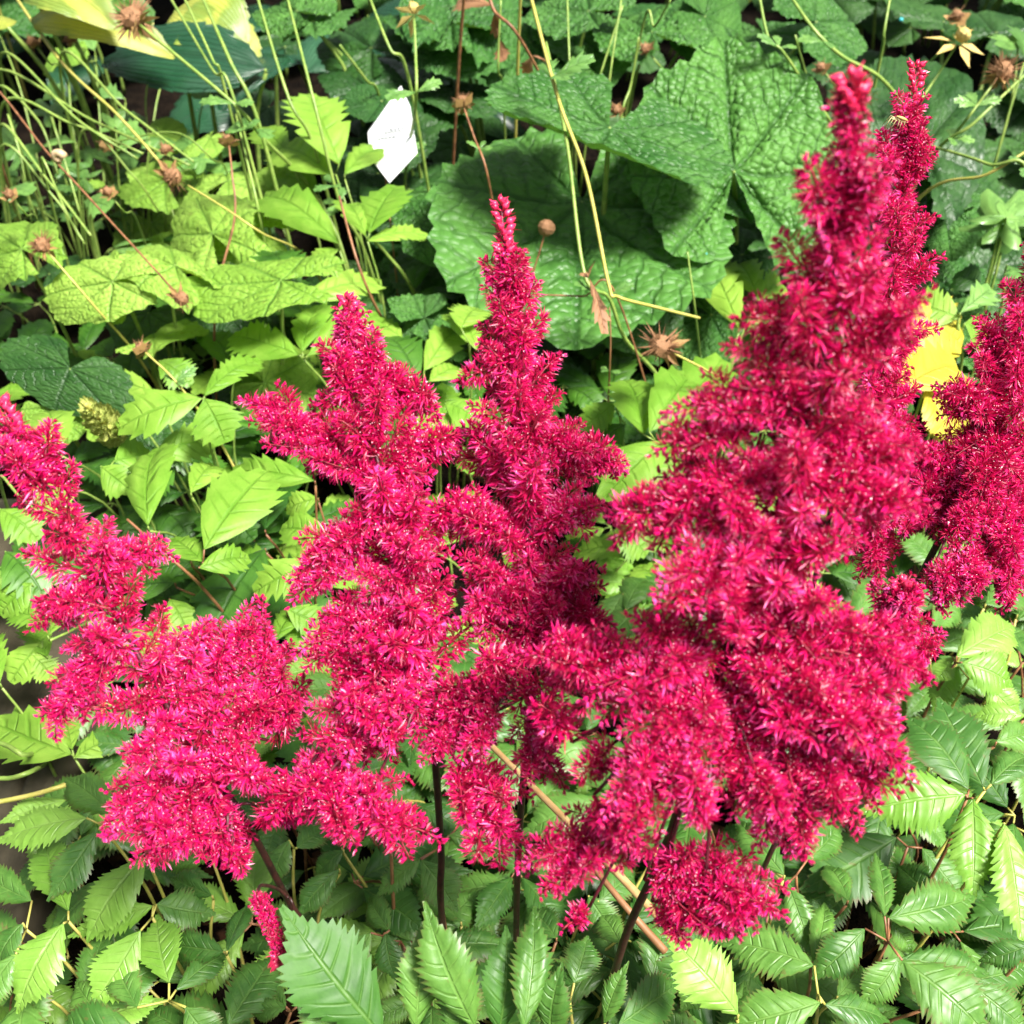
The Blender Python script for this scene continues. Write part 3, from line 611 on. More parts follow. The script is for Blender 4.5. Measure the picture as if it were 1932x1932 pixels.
def raceme(L, seed):
    random.seed(seed); buf = ([], [], [], []); SV, SF = [], []
    bend = U(-.06, .12) * L
    P = [Vector((U(-.01, .01) * L, L * i / 8, bend * math.sin(i / 8 * 3.1) + .10 * L * (i / 8) ** 2)) for i in range(9)]
    P[0] = Vector((0, 0, 0)); P[8].z = 0.02 * L; P[8].x = 0; P[8].y = L
    fs = .62 if L < .01 else .72 if L < .015 else .85 if L < .02 else 1
    strand(buf, P, .0040 if L > .02 else .002, .85 if L > .025 else .3 if L < .015 else .55, 1150 if L > .02 else 1000, fs)
    tube_geo(P, [.0009 - .0005 * i / 8 for i in range(9)], 4, SV, SF)
    if L > .045:
        n = int(L / .011)
        for i in range(n):
            t = .10 + .62 * i / n; b = P[0].lerp(P[8], t) ; b.z = P[int(t * 8)].z; l = L * .42 * (1 - t) * U(.7, 1.2) + .006
            l = min(l, .030); a = i * 2.4 + U(-.4, .4); dr = Vector((math.cos(a) * .85, .75, math.sin(a) * .85)).normalized()
            Q = [b + dr * l * k / 4 + Vector((0, l * .25 * (k / 4) ** 2, 0)) for k in range(5)]
            strand(buf, Q, .0030, .85, 950); tube_geo(Q, .0005, 3, SV, SF)
    V, F, Mi, T = buf; m = mesh('florets', V, F, False, None, Mi)
    at = m.attributes.new('tint', 'FLOAT', 'POINT'); at.data.foreach_set('value', T)
    for mm in (M_PET, M_FIL, M_ANT): m.materials.append(mm)
    ms = mesh('flower_branch', SV, SF); ms.materials.append(M_RED)
    return L, ms, m
RAC = [raceme(L, 100 + i) for i, L in enumerate([.008, .008, .012, .012, .012, .018, .018, .018, .026, .026, .026, .036, .036, .036, .05, .05, .05, .07, .07, .07, .095, .095])]
random.seed(5)
def bud_mesh(op):
    V, F = [], []; n = 6
    prof_ = [(0, .0004), (.0012, .0004), (.0016, .0010), (.0026, .0017), (.0036, .0015), (.0046, .0007), (.0053, .0001)]
    for y, r in prof_:
        for j in range(n): V.append((r * math.cos(j * 1.0472), y, r * math.sin(j * 1.0472)))
    for i in range(len(prof_) - 1):
        for j in range(n): F.append((i * n + j, i * n + (j + 1) % n, (i + 1) * n + (j + 1) % n, (i + 1) * n + j)[::-1])
    for k in range(3 + op * 2):
        a = k * 2.1 + .3; r0, q = .0013, len(V)
        V += [(r0 * math.cos(a - .5), .0030, r0 * math.sin(a - .5)), (r0 * math.cos(a + .5), .0030, r0 * math.sin(a + .5)), ((.0010 + op * .0022) * math.cos(a), .0060, (.0010 + op * .0022) * math.sin(a))]; F.append((q, q + 1, q + 2))
    m = mesh('bud', V, F); m.materials.append(M_BUD); return m
BUDS = [bud_mesh(0), bud_mesh(1)]
def put_raceme(root, B, T, N=None, wob=.0):
    L = (T - B).length; best = sorted(RAC, key=lambda r: abs(math.log(r[0] / L)) + U(0, .22))[0]
    s = L / best[0]; M = frame(B, T, N or Vector((U(-.4, .4), U(-.4, .4), 1)), min(max(s, .8), 1.2))
    rs = min(max(s, .8), 1.25)
    for i in range(3): M[i][2] = M[i][2] / L * rs; M[i][1] = M[i][1] / L * s
    o = mk('flower_branch', best[1], None, root, M)
    f = bpy.data.objects.new('florets', best[2]); col.objects.link(f); f.parent = o; f['kind'] = 'stuff'; WM[f.name] = M
def spire(label, axis, stem, prof, hero_l=(), nlat=46, tipfrac=.10, stem_r=.0021, alpha=(34, 62), n_buds=26, group=None, gap=None, brushes=()):
    A = catmull([atd(*p) for p in axis], 80)                # tip first
    St = [atd(*p) for p in stem]; g = St[-1]
    if g.z > 0.02: St.append(Vector((g.x + (g.x - A[-1].x) * .1, g.y + .01, -.004)))
    C = catmull([A[-1]] + St, 24)
    root = thing('flower_spire', (C[-1].x, C[-1].y, 0), label, 'flower', group)
    allp = A[::4] + C[1:]; na = len(A[::4])
    rr = [.0006 + (stem_r * .85 - .0006) * min(1, i / na) for i in range(na)] + [stem_r] * (len(allp) - na)
    tube('stem', [p for p in allp[:na]], rr[:na], M_RED if stem_r < .0015 else M_AXR, root, 7)
    tube('stem', [A[-1]] + C[1:], stem_r, M_AXIS, root, 8)
    def ax(t):
        q = t * 80; k = min(int(q), 79); return A[k].lerp(A[k + 1], q - k), (A[max(k - 1, 0)] - A[min(k + 2, 80)]).normalized()
    def hw(t):
        for (t0, w0), (t1, w1) in zip(prof, prof[1:]):
            if t <= t1: return w0 + (w1 - w0) * (t - t0) / (t1 - t0)
        return prof[-1][1]
    # buds at the tip, each on its own
    for i in range(n_buds):
        t = tipfrac * 1.15 * (i // 3 * 3 + U(0, .8)) / n_buds; p, a = ax(t); e = a.orthogonal().normalized(); ph = i * 2.2
        e = e * math.cos(ph) + a.cross(e) * math.sin(ph); d = (e + a * U(.3, .8)).normalized(); s = U(1.0, 1.5)
        mk('bud', random.choice(BUDS), None, root, frame(p + e * .0004, p + d, e.cross(a), s, s))
    mk('bud', BUDS[0], None, root, frame(A[0], A[0] + (A[0] - A[2]), Vector((1, 0, 0)), 1, 1))
    L0 = sum((A[i + 1] - A[i]).length for i in range(80))
    for i in range(nlat):
        t = tipfrac * .85 + (1 - tipfrac * .85) * ((i + .5) / nlat) ** .92
        if gap and gap[0] < t < gap[1] and R() < .7: continue
        p, a = ax(min(t, .999)); W = max(6, hw(t) - 14) * pxm(p); al = math.radians(alpha[0] + (alpha[1] - alpha[0]) * t) + U(-.12, .12)
        e = a.orthogonal().normalized(); ph = i * 2.39996 + U(-.3, .3); e = e * math.cos(ph) + a.cross(e) * math.sin(ph)
        L = max(.007, W / math.sin(al) * U(.6, 1.2)); T = p + (a * math.cos(al) + e * math.sin(al)) * L
        T.z -= .10 * L * t
        put_raceme(root, p, T)
        if W < .02 and t > tipfrac:           # short clusters sit in whorls near the tip
            for k in ((1, 2) if W > .011 else (1,)):
                e2 = e * math.cos(2.1 * k) + a.cross(e) * math.sin(2.1 * k); L2 = L * U(.7, 1.05); p2, _ = ax(min(1, t + U(-.4, .4) / nlat))
                put_raceme(root, p2, p2 + (a * math.cos(al) + e2 * math.sin(al)) * L2)
    for x0, y0, x1, y1, dd in brushes:
        d0 = depth(A[-1]) + dd; B, T = atd(x0, y0, d0), atd(x1, y1, d0 - .012); k = C[min(4, len(C) - 1)] if y0 > axis[-1][1] + 60 else A[-4]
        tube('stem', catmull([k, k.lerp(B, .6) + Vector((0, 0, .008)), B], 8), .0009, M_AXR, root, 5)
        put_raceme(root, B, T); ax_ = T - B; L = ax_.length; sd = ax_.cross(FWD).normalized()
        for q in (-1, 1, -1, 1): 
            b = B.lerp(T, U(.0, .45)); put_raceme(root, b, b + (ax_.normalized() * .8 + sd * q * U(.3, .9) + FWD * U(-.9, .1)).normalized() * min(L * U(.3, .5), .03))
    for h in hero_l:
        t, hx, hy, dd = h[:4]; p, a = ax(t); d0 = depth(p); T = atd(hx, hy, d0 + dd); B = p
        L = (T - B).length
        if L > .11:           # long side branches carry their own short branches
            mid = B.lerp(T, .45) + Vector((0, 0, .012)); Q = catmull([B, mid, T], 20)
            tube('stem', Q, .0011, M_AXR, root, 5)
            m = int(L / .006)
            for j in range(m):
                tt = h[4] if len(h) > 4 else .25; q = tt + (1 - tt) * j / m; k = min(int(q * 20), 19); pp = Q[k].lerp(Q[k + 1], q * 20 - k); aa = (Q[k + 1] - Q[k]).normalized()
                e = aa.orthogonal().normalized(); ph = j * 2.4; e = e * math.cos(ph) + aa.cross(e) * math.sin(ph); l = (.030 * (1 - q) + .008) * U(.8, 1.2)
                put_raceme(root, pp, pp + (aa * .75 + e).normalized() * l)
            put_raceme(root, Q[16], T)
        else:
            put_raceme(root, B, T)
            if L > .05: put_raceme(root, B.lerp(T, .35), T + Vector((U(-.01, .01), U(-.01, .01), U(-.012, .0))))
    return root
M_AXR = plain_mat('wine_stem', (0.05, 0.006, 0.012), (0.13, 0.012, 0.025), 200, 0.5)

spire('crimson spire leaning out over the mossy stone edging', [(0,762,.56),(60,870,.56),(170,1060,.56),(290,1290,.57),(395,1450,.58)], [(470,1560,.60),(550,1710,.66),(610,1800,.72)],
      [(0,10),(.12,28),(.25,75),(.45,105),(.7,120),(1,125)], [(.95,195,1580,-.01),(.62,108,1368,.0),(.9,497,1130,.03),(.95,560,1310,.02),(.98,520,1500,-.02),(.55,60,1190,0),(.5,335,1060,.02),(.75,400,1170,.03),(1,430,1630,.01),(.95,530,1480,.0),(.8,150,1340,-.02),(.85,240,1480,-.03),(1,300,1600,0)], 34, .15, brushes=[(430,1570,200,1580,-.01),(500,1540,600,1520,.02),(440,1600,430,1640,0),(525,1400,497,1130,.03)])
spire('crimson spire with a long thin side plume reaching out over pale leaves', [(655,566,.60),(668,680,.59),(715,880,.58),(770,1100,.58),(805,1260,.58)], [(815,1350,.59),(832,1600,.64),(834,1740,.68)],
      [(0,12),(.1,45),(.2,62),(.32,75),(.5,120),(.75,150),(1,140)], [(.55,468,764,.02,.1),(.6,558,1120,.0),(.8,556,1238,-.01),(.28,826,790,.01),(.3,610,770,.0),(.95,500,1555,-.01,.05),(.9,650,1440,-.02),(.85,600,1170,.0),(.4,590,880,0),(1,930,1400,.02),(.98,700,1420,.02),(.5,870,830,.03),(.85,640,1330,-.01)], 40, .12, brushes=[(600,1480,835,1595,-.02),(655,1440,505,1560,-.01),(760,1400,640,1330,-.02),(700,1500,560,1440,.0)])
spire('tallest sharp crimson spire standing in front of the big crinkled leaf', [(945,385,.60),(962,560,.60),(985,780,.59),(1000,1050,.58),(1008,1260,.58)], [(1003,1340,.60),(985,1500,.65),(975,1700,.72)],
      [(0,10),(.10,28),(.2,55),(.3,85),(.45,112),(.65,140),(1,165)], [(.55,1160,905,.02),(.4,862,725,.0),(.62,870,810,.03),(.8,1165,1190,-.01),(.72,800,960,.0),(.95,1180,1290,.0),(.85,860,1180,-.02),(1,800,1420,-.01),(1,1030,1450,-.02),(.95,880,1300,-.03),(.55,1140,860,-.01),(.68,1160,960,0)], 44, .13, brushes=[(850,1420,1000,1650,-.01),(1000,1400,1065,1490,.0),(880,1370,790,1440,-.01),(940,1330,870,1440,-.02)])
spire('largest out of focus crimson spire with broad fluffy base', [(1605,152,.385),(1598,330,.40),(1570,560,.425),(1510,860,.45),(1420,1110,.48),(1350,1280,.50)], [(1335,1350,.52),(1255,1600,.60),(1165,1815,.68)],
      [(0,28),(.08,55),(.15,62),(.25,85),(.38,130),(.5,170),(.7,195),(1,205)], [(.6,1150,985,.03),(.55,1250,790,.02),(.58,1745,870,.02),(.62,1750,960,.0),(.8,1750,1290,.02),(.85,1715,1480,.0),(.95,1690,1370,.03),(.98,1510,1610,.02),(.98,1650,1530,.0),(1,960,1240,.0),(.95,1100,1330,-.01),(1,1260,1500,-.03),(1,1130,1560,-.03),(.9,1600,1400,-.02),(1,1420,1540,-.02),(.75,1600,1050,-.03),(.45,1385,610,.01),(.7,1230,1130,-.02),(1,1240,1400,-.03),(1,1560,1420,-.03)], 44, .07, .0026, n_buds=22, brushes=[(1200,1560,975,1640,.02),(1110,1600,1020,1690,.02),(1150,1560,1240,1620,.01),(1120,1500,1200,1600,.0),(1110,1715,1060,1755,.05),(1215,1660,1490,1680,.04),(1230,1700,1400,1770,.05),(1330,1680,1480,1730,.03),(1250,1660,1320,1600,.04),(1330,1560,1300,1440,-.03),(1240,1430,1340,1520,-.02),(1500,1450,1520,1620,.0),(1560,1440,1700,1500,.0),(1420,1440,1480,1570,-.02),(1080,1400,1000,1330,.02),(1160,1400,1090,1480,.02)])
spire('slim darker crimson spire rising behind the blurred one', [(1730,127,.72),(1708,300,.72),(1690,480,.72),(1660,700,.73),(1620,850,.74)], [(1585,900,.75),(1540,1080,.78),(1500,1250,.82)],
      [(0,16),(.1,42),(.25,66),(.45,80),(.65,92),(1,105)], [(.65,1775,625,.0),(.55,1762,512,.0),(.6,1560,540,.0),(.9,1720,740,.02),(.95,1700,840,0),(1,1750,920,.02),(1,1640,1120,.0,.3)], 48, .14, .0018)
spire('crimson spire on a thick dark stem beside the yellow leaves', [(1990,380,.70),(1960,520,.70),(1925,680,.71),(1885,800,.72)], [(1825,920,.73),(1715,1130,.78),(1640,1300,.85)],
      [(0,12),(.3,60),(.6,90),(1,100)], [(.7,1840,610,.0),(.9,1765,760,.0),(1,1690,960,.02,.3),(1,1760,730,.02),(1,1830,990,-.02),(1,1930,1040,.0),(1,1770,1150,-.02,.55),(1,1860,1100,-.02,.5),(1,1940,900,.0),(.95,1960,880,0),(1,1900,1150,-.01,.55),(1,1710,1010,.03,.5)], 34, .1, .0024, brushes=[(1890,800,1760,745,.0),(1885,740,1835,600,.0),(1830,920,1690,870,.02),(1800,960,1640,1010,.02),(1790,1010,1850,950,-.02),(1850,1060,1935,990,.0),(1745,1110,1890,1085,-.02),(1860,1040,1770,1140,-.02),(1880,1120,1950,1060,.0),(1740,880,1680,800,.02),(1870,860,1950,800,0)])
spire('short drooping crimson flower branch low among the toothed leaves', [(530,1808,.60),(522,1770,.60),(500,1720,.60),(485,1690,.61)], [(495,1670,.62),(540,1690,.64),(570,1760,.66)], [(0,8),(.3,26),(.7,36),(1,30)], (), 20, .12, .0010, n_buds=8)
spire('crimson spire half hidden behind the blurred one with arching lower branches', [(1700,1100,.60),(1690,1180,.61),(1660,1280,.62)], [(1600,1400,.63),(1500,1560,.65),(1440,1640,.66)], [(0,25),(.3,60),(1,85)], [(.9,1740,1250,.0),(1,1600,1250,.0),(1,1780,1190,.0)], 20, .12, .0016, n_buds=6)

# ------------------------------------------------------------------ avens stalks with seed heads
def head_mesh(kind):
    V, F = [], []; nr, ns = 6, 8
    rad = {'spiky': .55, 'ball': .85, 'star': .35, 'dry': .4}[kind]
    for i in range(nr + 1):
        for j in range(ns):
            a = math.pi * i / nr; r = rad * math.sin(a) * U(.88, 1.1); V.append(Vector((r * math.cos(j * 6.283 / ns), .75 - rad * math.cos(a) * U(.95, 1.05), r * math.sin(j * 6.283 / ns))))
    for i in range(nr):
        for j in range(ns): F.append((i * ns + j, (i + 1) * ns + j, (i + 1) * ns + (j + 1) % ns, i * ns + (j + 1) % ns))
    Mi = [0] * len(F); c = Vector((0, .75, 0))
    for _ in range({'spiky': 95, 'ball': 26, 'star': 14, 'dry': 30}[kind]):
        d = Vector((U(-1, 1), U(-.8, 1), U(-1, 1))).normalized(); sd = d.orthogonal().normalized() * .05; k = len(V); l = {'spiky': U(.9, 1.35), 'ball': U(.85, .98), 'star': U(.4, .6), 'dry': U(.6, 1.0)}[kind]
        V += [c + d * rad * .8 + sd, c + d * rad * .8 - sd, c + d * l + Vector((U(-.06, .06), U(-.06, .06), U(-.06, .06)))]; F.append((k, k + 1, k + 2)); Mi.append(0)
    for q in range(5):
        a = q * 1.2566 + U(-.3, .3); e = Vector((math.cos(a), 0, math.sin(a))); sd = Vector((-e.z, 0, e.x)); L = {'spiky': .9, 'ball': .5, 'star': 1.5, 'dry': .9}[kind] * U(.8, 1.1); w = .24 if kind != 'dry' else .38; k = len(V)
        dy = {'star': -.35, 'spiky': -.5, 'ball': -.2, 'dry': .35}[kind] + U(-.2, .2); b = Vector((0, .3, 0))
        V += [b + e * .1, b + e * L * .5 + sd * w + Vector((0, dy * .3, 0)), b + e * L + Vector((0, dy, 0)), b + e * L * .5 - sd * w + Vector((0, dy * .3 + .1, 0))]; F += [(k, k + 1, k + 2), (k, k + 2, k + 3)]; Mi += [1, 1]
    m = mesh('seed_head', V, F, False, None, Mi); m.materials.append(M_HEADY if kind == 'star' else M_HEAD); m.materials.append(M_HEADY if kind in ('star',) else M_HEAD2)
    return m
M_HEAD2 = plain_mat('dry_sepal', (0.22, 0.12, 0.04), (0.42, 0.26, 0.09), 200, 0.7, trans=0.15)
HEADS = {k: [head_mesh(k) for _ in range(3)] for k in ('spiky', 'ball', 'star', 'dry')}
G_T, G_H = 'thin green stalks crossing the bed', 'stalks with brown seed heads'
def avens(label, pts, mat=None, rpx=3.2, head=None, root=0, nodes=(), group=None, name='avens_stalk', cat='stalk', hsize=24, ground=True):
    P = [atz(*p) for p in pts]
    if root == -1: P = P[::-1]
    e_ = (P[0] - P[1]).normalized(); g = Vector((P[0].x + e_.x * .10, P[0].y + e_.y * .10 + .01, -.004))
    t = thing(name, (g.x, g.y, 0), label, cat, group)
    C = catmull(([g] if P[0].z > .02 and ground else []) + P, 10 * len(P)); r = rpx * pxm(P[len(P) // 2]) * .5
    tube('stem', C, [r * (1.15 - .4 * i / (len(C) - 1)) for i in range(len(C))], mat or M_STG, t, 6)
    if head:
        d = (C[-1] - C[-3]).normalized(); s = 1.25 * hsize * pxm(C[-1])
        mk('seed_head', random.choice(HEADS[head]), None, t, frame(C[-1] - d * s * .2, C[-1] + d, Vector((.3, -.5, 1)), s, s))
    for f, sz in nodes:
        i = int(f * (len(C) - 1)); p = C[i]; px_ = pxm(p); a0 = U(0, 6.28)
        for k in range(3):
            a = a0 + k * 1.5; L = sz * px_ * U(.7, 1.1)
            leaf(t, 'leaflet', PIN, p, p + Vector((math.cos(a), math.sin(a), U(-.1, .5))) * L, L * .55)
    return t
def tangle(rows, mat=None):
    for r_ in rows: avens('thin green avens stalk crossing the tangle above cut leaves', r_[0], mat or M_STG, r_[1] if len(r_) > 1 else 6, None, r_[2] if len(r_) > 2 else 0, r_[3] if len(r_) > 3 else (), G_T)
# stalks ending in heads
H = G_H
avens('green stalk ending in a brown spiky seed head above scalloped leaves', [(-20,-60,.30),(110,110,.36),(220,215,.36),(318,325,.34)], M_STY, 7, 'spiky', 0, (), None, hsize=26)
avens('thick stalk with a shaggy brown seed head against the chartreuse hosta leaf', [(600,380,.22),(495,259,.34),(441,196,.40),(265,48,.46)], M_STG, 8, 'spiky', 0, ((.55,70),(.75,60)), None, hsize=34)
avens('yellow stalk with a round brown seed head over the pale scalloped leaf', [(265,680,.16),(180,580,.26),(90,475,.32)], M_STY, 5, 'spiky', 0, (), None, hsize=22)
avens('russet bent stalk with a small withered head beside the round leaves', [(405,600,.22),(442,415,.32),(438,330,.36),(432,275,.38)], M_STR, 5, 'dry', 0, (), None, hsize=20)
avens('long russet stalk slanting down to a dry head above pale leaves', [(-30,170,.36),(100,300,.36),(220,430,.34),(335,555,.31)], M_STR, 5, 'spiky', 0, (), None, hsize=20)
avens('pale yellow stalk sprawling over leaves with a withered reddish flower', [(430,860,.2),(340,730,.28),(275,665,.30)], M_STY, 5, 'dry', 0, ((.7,40),), None, hsize=22)
avens('olive stalk ending at the spiky seed head over round leaves', [(590,500,.2),(491,438,.32),(420,390,.34),(355,350,.35)], M_STY, 5, None, 0, (), None)
avens('brown stalk with a dry brown head beside the large folded leaf', [(945,500,.22),(920,332,.36),(895,260,.39),(876,205,.41)], M_STR, 5, 'dry', 0, ((.65,30),), None, hsize=24)
avens('short stalk with a small round tan head beside the central spire', [(1000,560,.24),(1003,525,.28),(1018,475,.31),(1028,440,.33)], M_STR, 4, 'ball', 0, (), None, hsize=15)
avens('upright yellow stalk with a star shaped straw coloured calyx', [(764,345,.2),(784,199,.38),(784,100,.43),(781,30,.46)], M_STG, 7, 'star', 0, ((.55,60),(.35,45)), None, hsize=26)
avens('thick green stalk dropping to a large shaggy brown seed head above pale leaflets', [(1400,740,.16),(1335,700,.28),(1262,662,.32)], M_STY, 6, 'spiky', 0, (), None, hsize=34)
avens('stalk with a curled tan seed head against the dark shade', [(1735,330,.22),(1808,245,.36),(1850,190,.40),(1880,150,.42)], M_STG, 6, 'spiky', 0, ((.7,50),), None, hsize=28)
avens('thin stalk with a pointed straw yellow star calyx in the shade', [(1680,320,.2),(1720,220,.34),(1770,140,.38),(1805,85,.42)], M_STG, 5, 'star', 0, (), None, hsize=32)
avens('stalk with a dark red withered head in deep shade', [(1740,140,.22),(1800,80,.34),(1805,40,.38)], M_STG, 4, 'dry', 0, (), None, hsize=22)
avens('low stalk with a rusty seed head between crimson spires', [(1180,900,.12),(1215,925,.2),(1235,942,.22)], M_STG, 4, 'ball', 0, (), None, hsize=22)
avens('thin brown stalk with a withered head under the hosta', [(430,330,.2),(400,300,.3),(330,250,.33),(205,270,.3)], M_STG, 4, 'dry', 0, (), None, hsize=18)
for x, y in ((25,375),(210,370),(140,85),(320,290),(70,90),(1170,215),(1225,100),(1555,135),(120,60)):
    avens('small rusty withered seed head low in the leaf tangle', [(x + 50, y + 50, .2), (x + 25, y + 30, .3), (x, y, .33)], M_STG, 4, 'dry', 0, (), H, hsize=18)
# the long fork in front of the big leaves
avens('long bright green stalk kinking sharply in front of the big crinkled leaf', [(1320,600,.30),(1240,580,.33),(1166,560,.36),(1148,535,.37),(1106,332,.42),(1053,186,.46),(1003,0,.50),(985,-70,.52)], M_STY, 8, None, -1, ((.35,80),), None)
avens('straight olive stalk beside the long kinked one', [(1250,725,.14),(1180,640,.24),(1149,562,.30),(1103,518,.33),(1073,292,.41),(1056,199,.44),(1030,80,.48)], M_STG, 8, None, 0, ((.45,70),), None)
avens('dry orange brown stalk crossing the folded crinkled leaf', [(1046,190,.36),(977,66,.46),(934,23,.48),(880,-40,.5)], M_STR, 7, None, -1, (), None)
avens('brown dead stalk lying level beside the central spire', [(1165,562,.30),(1100,559,.30),(1020,556,.30)], M_STR, 4, None, 0, (), None)
avens('upright dead stalk with a curled scrap below the withered leaf', [(1145,800,.14),(1150,700,.24),(1152,640,.28),(1150,580,.31)], M_CANEB, 4, None, 0, ((.5,25),), None)
tangle([([(0,110,.34),(150,229,.34),(260,300,.30)],),([(-20,145,.32),(180,230,.33),(358,312,.31)],),([(113,113,.36),(240,210,.36),(365,305,.33)],),([(312,-20,.46),(400,130,.42),(447,205,.39)],6,-1,((.3,45),)),([(340,-20,.47),(400,110,.43),(430,190,.38)],6,-1),
 ([(375,-20,.47),(432,110,.43),(497,262,.34)],8,-1,((.05,80),)),([(481,-20,.47),(545,186,.38),(600,300,.30)],7,-1),([(538,-20,.48),(591,186,.40),(641,382,.28),(690,480,.2)],7,-1,((.5,45),(.55,40))),([(445,216,.36),(470,320,.32),(495,432,.26)],6,-1),([(0,245,.30),(90,340,.28),(172,445,.24)],),([(-10,180,.3),(70,225,.3),(110,330,.24)],),
 ([(80,310,.3),(120,390,.26),(150,450,.22)],5),([(20,230,.3),(40,300,.28),(60,420,.2)],5),([(100,230,.3),(130,330,.26),(150,400,.22)],5),([(691,-20,.48),(735,90,.44),(776,170,.38)],7,-1),([(641,85,.4),(690,150,.34),(720,200,.28)],6,-1),([(150,260,.32),(250,330,.28),(300,400,.22)],5),([(0,285,.3),(100,370,.25),(160,460,.2)],5),([(0,210,.32),(140,235,.33),(270,290,.3)],6),
 ([(1172,0,.48),(1150,150,.40),(1140,260,.32)],5,-1),([(1175,10,.46),(1130,150,.38),(1110,230,.32)],5,-1),([(1070,-10,.46),(1075,120,.4),(1085,200,.34)],5,-1),([(1205,70,.42),(1190,160,.36),(1165,260,.3)],5,-1),([(945,0,.46),(940,130,.38),(950,190,.32)],5,-1),([(1265,0,.46),(1235,50,.42),(1210,60,.4)],5,-1)])
avens('mottled green stalk curving down beside the fan shaped crinkled leaf', [(1430,-20,.48),(1450,73,.44),(1476,96,.43),(1523,166,.38),(1566,229,.33),(1600,300,.28)], M_STG, 7, None, -1, ((.7,40),), None)
avens('mottled arching stalk passing behind the blurred spire tip', [(1483,-20,.48),(1536,56,.45),(1589,106,.42),(1656,143,.39),(1699,195,.34),(1720,260,.28)], M_STG, 8, None, -1, ((.78,55),), None)
avens('slim straight stalk dropping in front of the fan shaped leaf', [(1500,66,.44),(1530,186,.36),(1543,332,.26)], M_STG, 6, None, -1, (), None)
avens('olive stalk rising in the dark gap beside the fan shaped leaf', [(1682,-20,.46),(1668,60,.42),(1656,135,.36)], M_STG, 6, None, -1, (), None)
avens('straight stalk slanting behind the slim rear spire', [(1945,130,.42),(1840,230,.38),(1739,325,.30)], M_STG, 7, None, -1, ((.5,50),), None)
avens('level green stalk running past the slim rear spire', [(1945,358,.34),(1862,309,.36),(1735,269,.34)], M_STG, 7, None, 0, ((.4,45),), None)
avens('bright stalk branching below the level stalk', [(1945,280,.38),(1862,329,.35),(1722,387,.28)], M_STY, 7, None, -1, (), None)
avens('green stalk standing beside the small rounded leaflets', [(1322,690,.1),(1312,590,.26),(1297,475,.33)], M_STG, 5, None, 0, (), None)
avens('russet fallen stalk running from the leaning spire to the pale leaflets', [(480,1225,.10),(385,1112,.20),(330,1060,.24),(240,980,.26)], M_STR, 7, None, 0, (), None)
avens('green stalk under the pale leaf pair beside the leaning spire', [(0,905,.2),(40,940,.22),(90,980,.22)], M_STG, 6, None, 0, (), None)
avens('reddish stalk holding leaflets behind the thin side plume', [(750,660,.14),(700,560,.24),(670,480,.29),(640,370,.33)], M_STR, 6, None, 0, (), None)
avens('dark stalk slanting behind the reddish leaf stalk', [(780,550,.16),(730,480,.22),(700,450,.25)], M_STG, 7, None, 0, (), None)
# extra straws in the foreground
for nm, lab, pts, m, rp in (('dry_cane', 'pale dry cane lying diagonally behind the flower stems', [(905,1385,.27),(1100,1580,.27),(1290,1780,.265),(1340,1830,.25)], M_CANE, 18), ('dry_cane', 'brown dead cane lying beside the paler one', [(1090,1600,.23),(1180,1710,.23),(1255,1795,.21)], M_CANEB, 15), ('dead_stalk', 'brown upright dead stalk standing among the toothed leaves', [(755,1900,.0),(748,1790,.1),(742,1700,.17),(738,1610,.22)], M_CANEB, 9)):
    avens(lab, pts, m, rp, None, -1 if nm == 'dry_cane' else 0, (), None, nm, 'cane' if nm == 'dry_cane' else 'stalk', ground=nm != 'dry_cane')

# ------------------------------------------------------------------ small things
# withered leaf caught on the kinked stalk
wl = thing('withered_leaf', atz(1110,525,.36), 'withered pinkish brown leaf hanging from the olive stalk', 'leaf')
hero(wl, 'leaf_blade', DRY, 1112,525,1140,630,34,.36,.33); hero(wl, 'leaf_blade', DRY, 1110,525,1098,515,20,.36,.36); hero(wl, 'leaf_blade', DRY, 1110,524,1122,495,18,.36,.38)
w2 = thing('withered_leaf', atz(905,10,.45), 'rusty orange withered leaf hanging over crinkled leaves', 'leaf')
hero(w2, 'leaf_blade', DRY, 930,10,860,10,50,.45,.43); hero(w2, 'leaf_blade', DRY, 935,20,940,70,25,.45,.4); hero(w2, 'leaf_blade', DRY, 945,75,950,115,34,.4,.37)
w3 = thing('withered_leaf', atz(1000,120,.40), 'small torn brown leaf under the orange brown stalk', 'leaf')
hero(w3, 'leaf_blade', DRY, 1005,105,990,140,30,.4,.37); hero(w3, 'leaf_blade', DRY, 1005,105,1030,120,26,.4,.38)
# white plant tag
tagm = NT('white_plastic'); M_TAG = tagm.out((0.82, 0.84, 0.85), 0.35)
M_INK = plain_mat('faded_ink', (0.10, 0.12, 0.13), (0.22, 0.24, 0.25), 400, 0.6)
Tp = [atz(757,163,.33), atz(771,195,.33), atz(788,290,.31), atz(735,345,.29), atz(700,300,.29), atz(694,250,.30)]
c0 = sum(Tp, Vector()) / 6; ex = (Tp[2] - Tp[4]).normalized(); ey = (Tp[0] - Tp[3]); ey = (ey - ex * ey.dot(ex)).normalized(); ez = ex.cross(ey)
pt = thing('plant_tag', (c0.x, c0.y, 0), 'white plastic plant tag with faint handwriting standing among crinkled leaves', 'plant tag')
fl = [c0 + ex * (p - c0).dot(ex) + ey * (p - c0).dot(ey) for p in Tp]; V = [p + ez * .0007 - WM[pt.name].to_translation() for p in fl] + [p - ez * .0007 - WM[pt.name].to_translation() for p in fl]
F = [tuple(range(6)), tuple(range(11, 5, -1))] + [(i, i + 6, (i + 1) % 6 + 6, (i + 1) % 6) for i in range(6)]
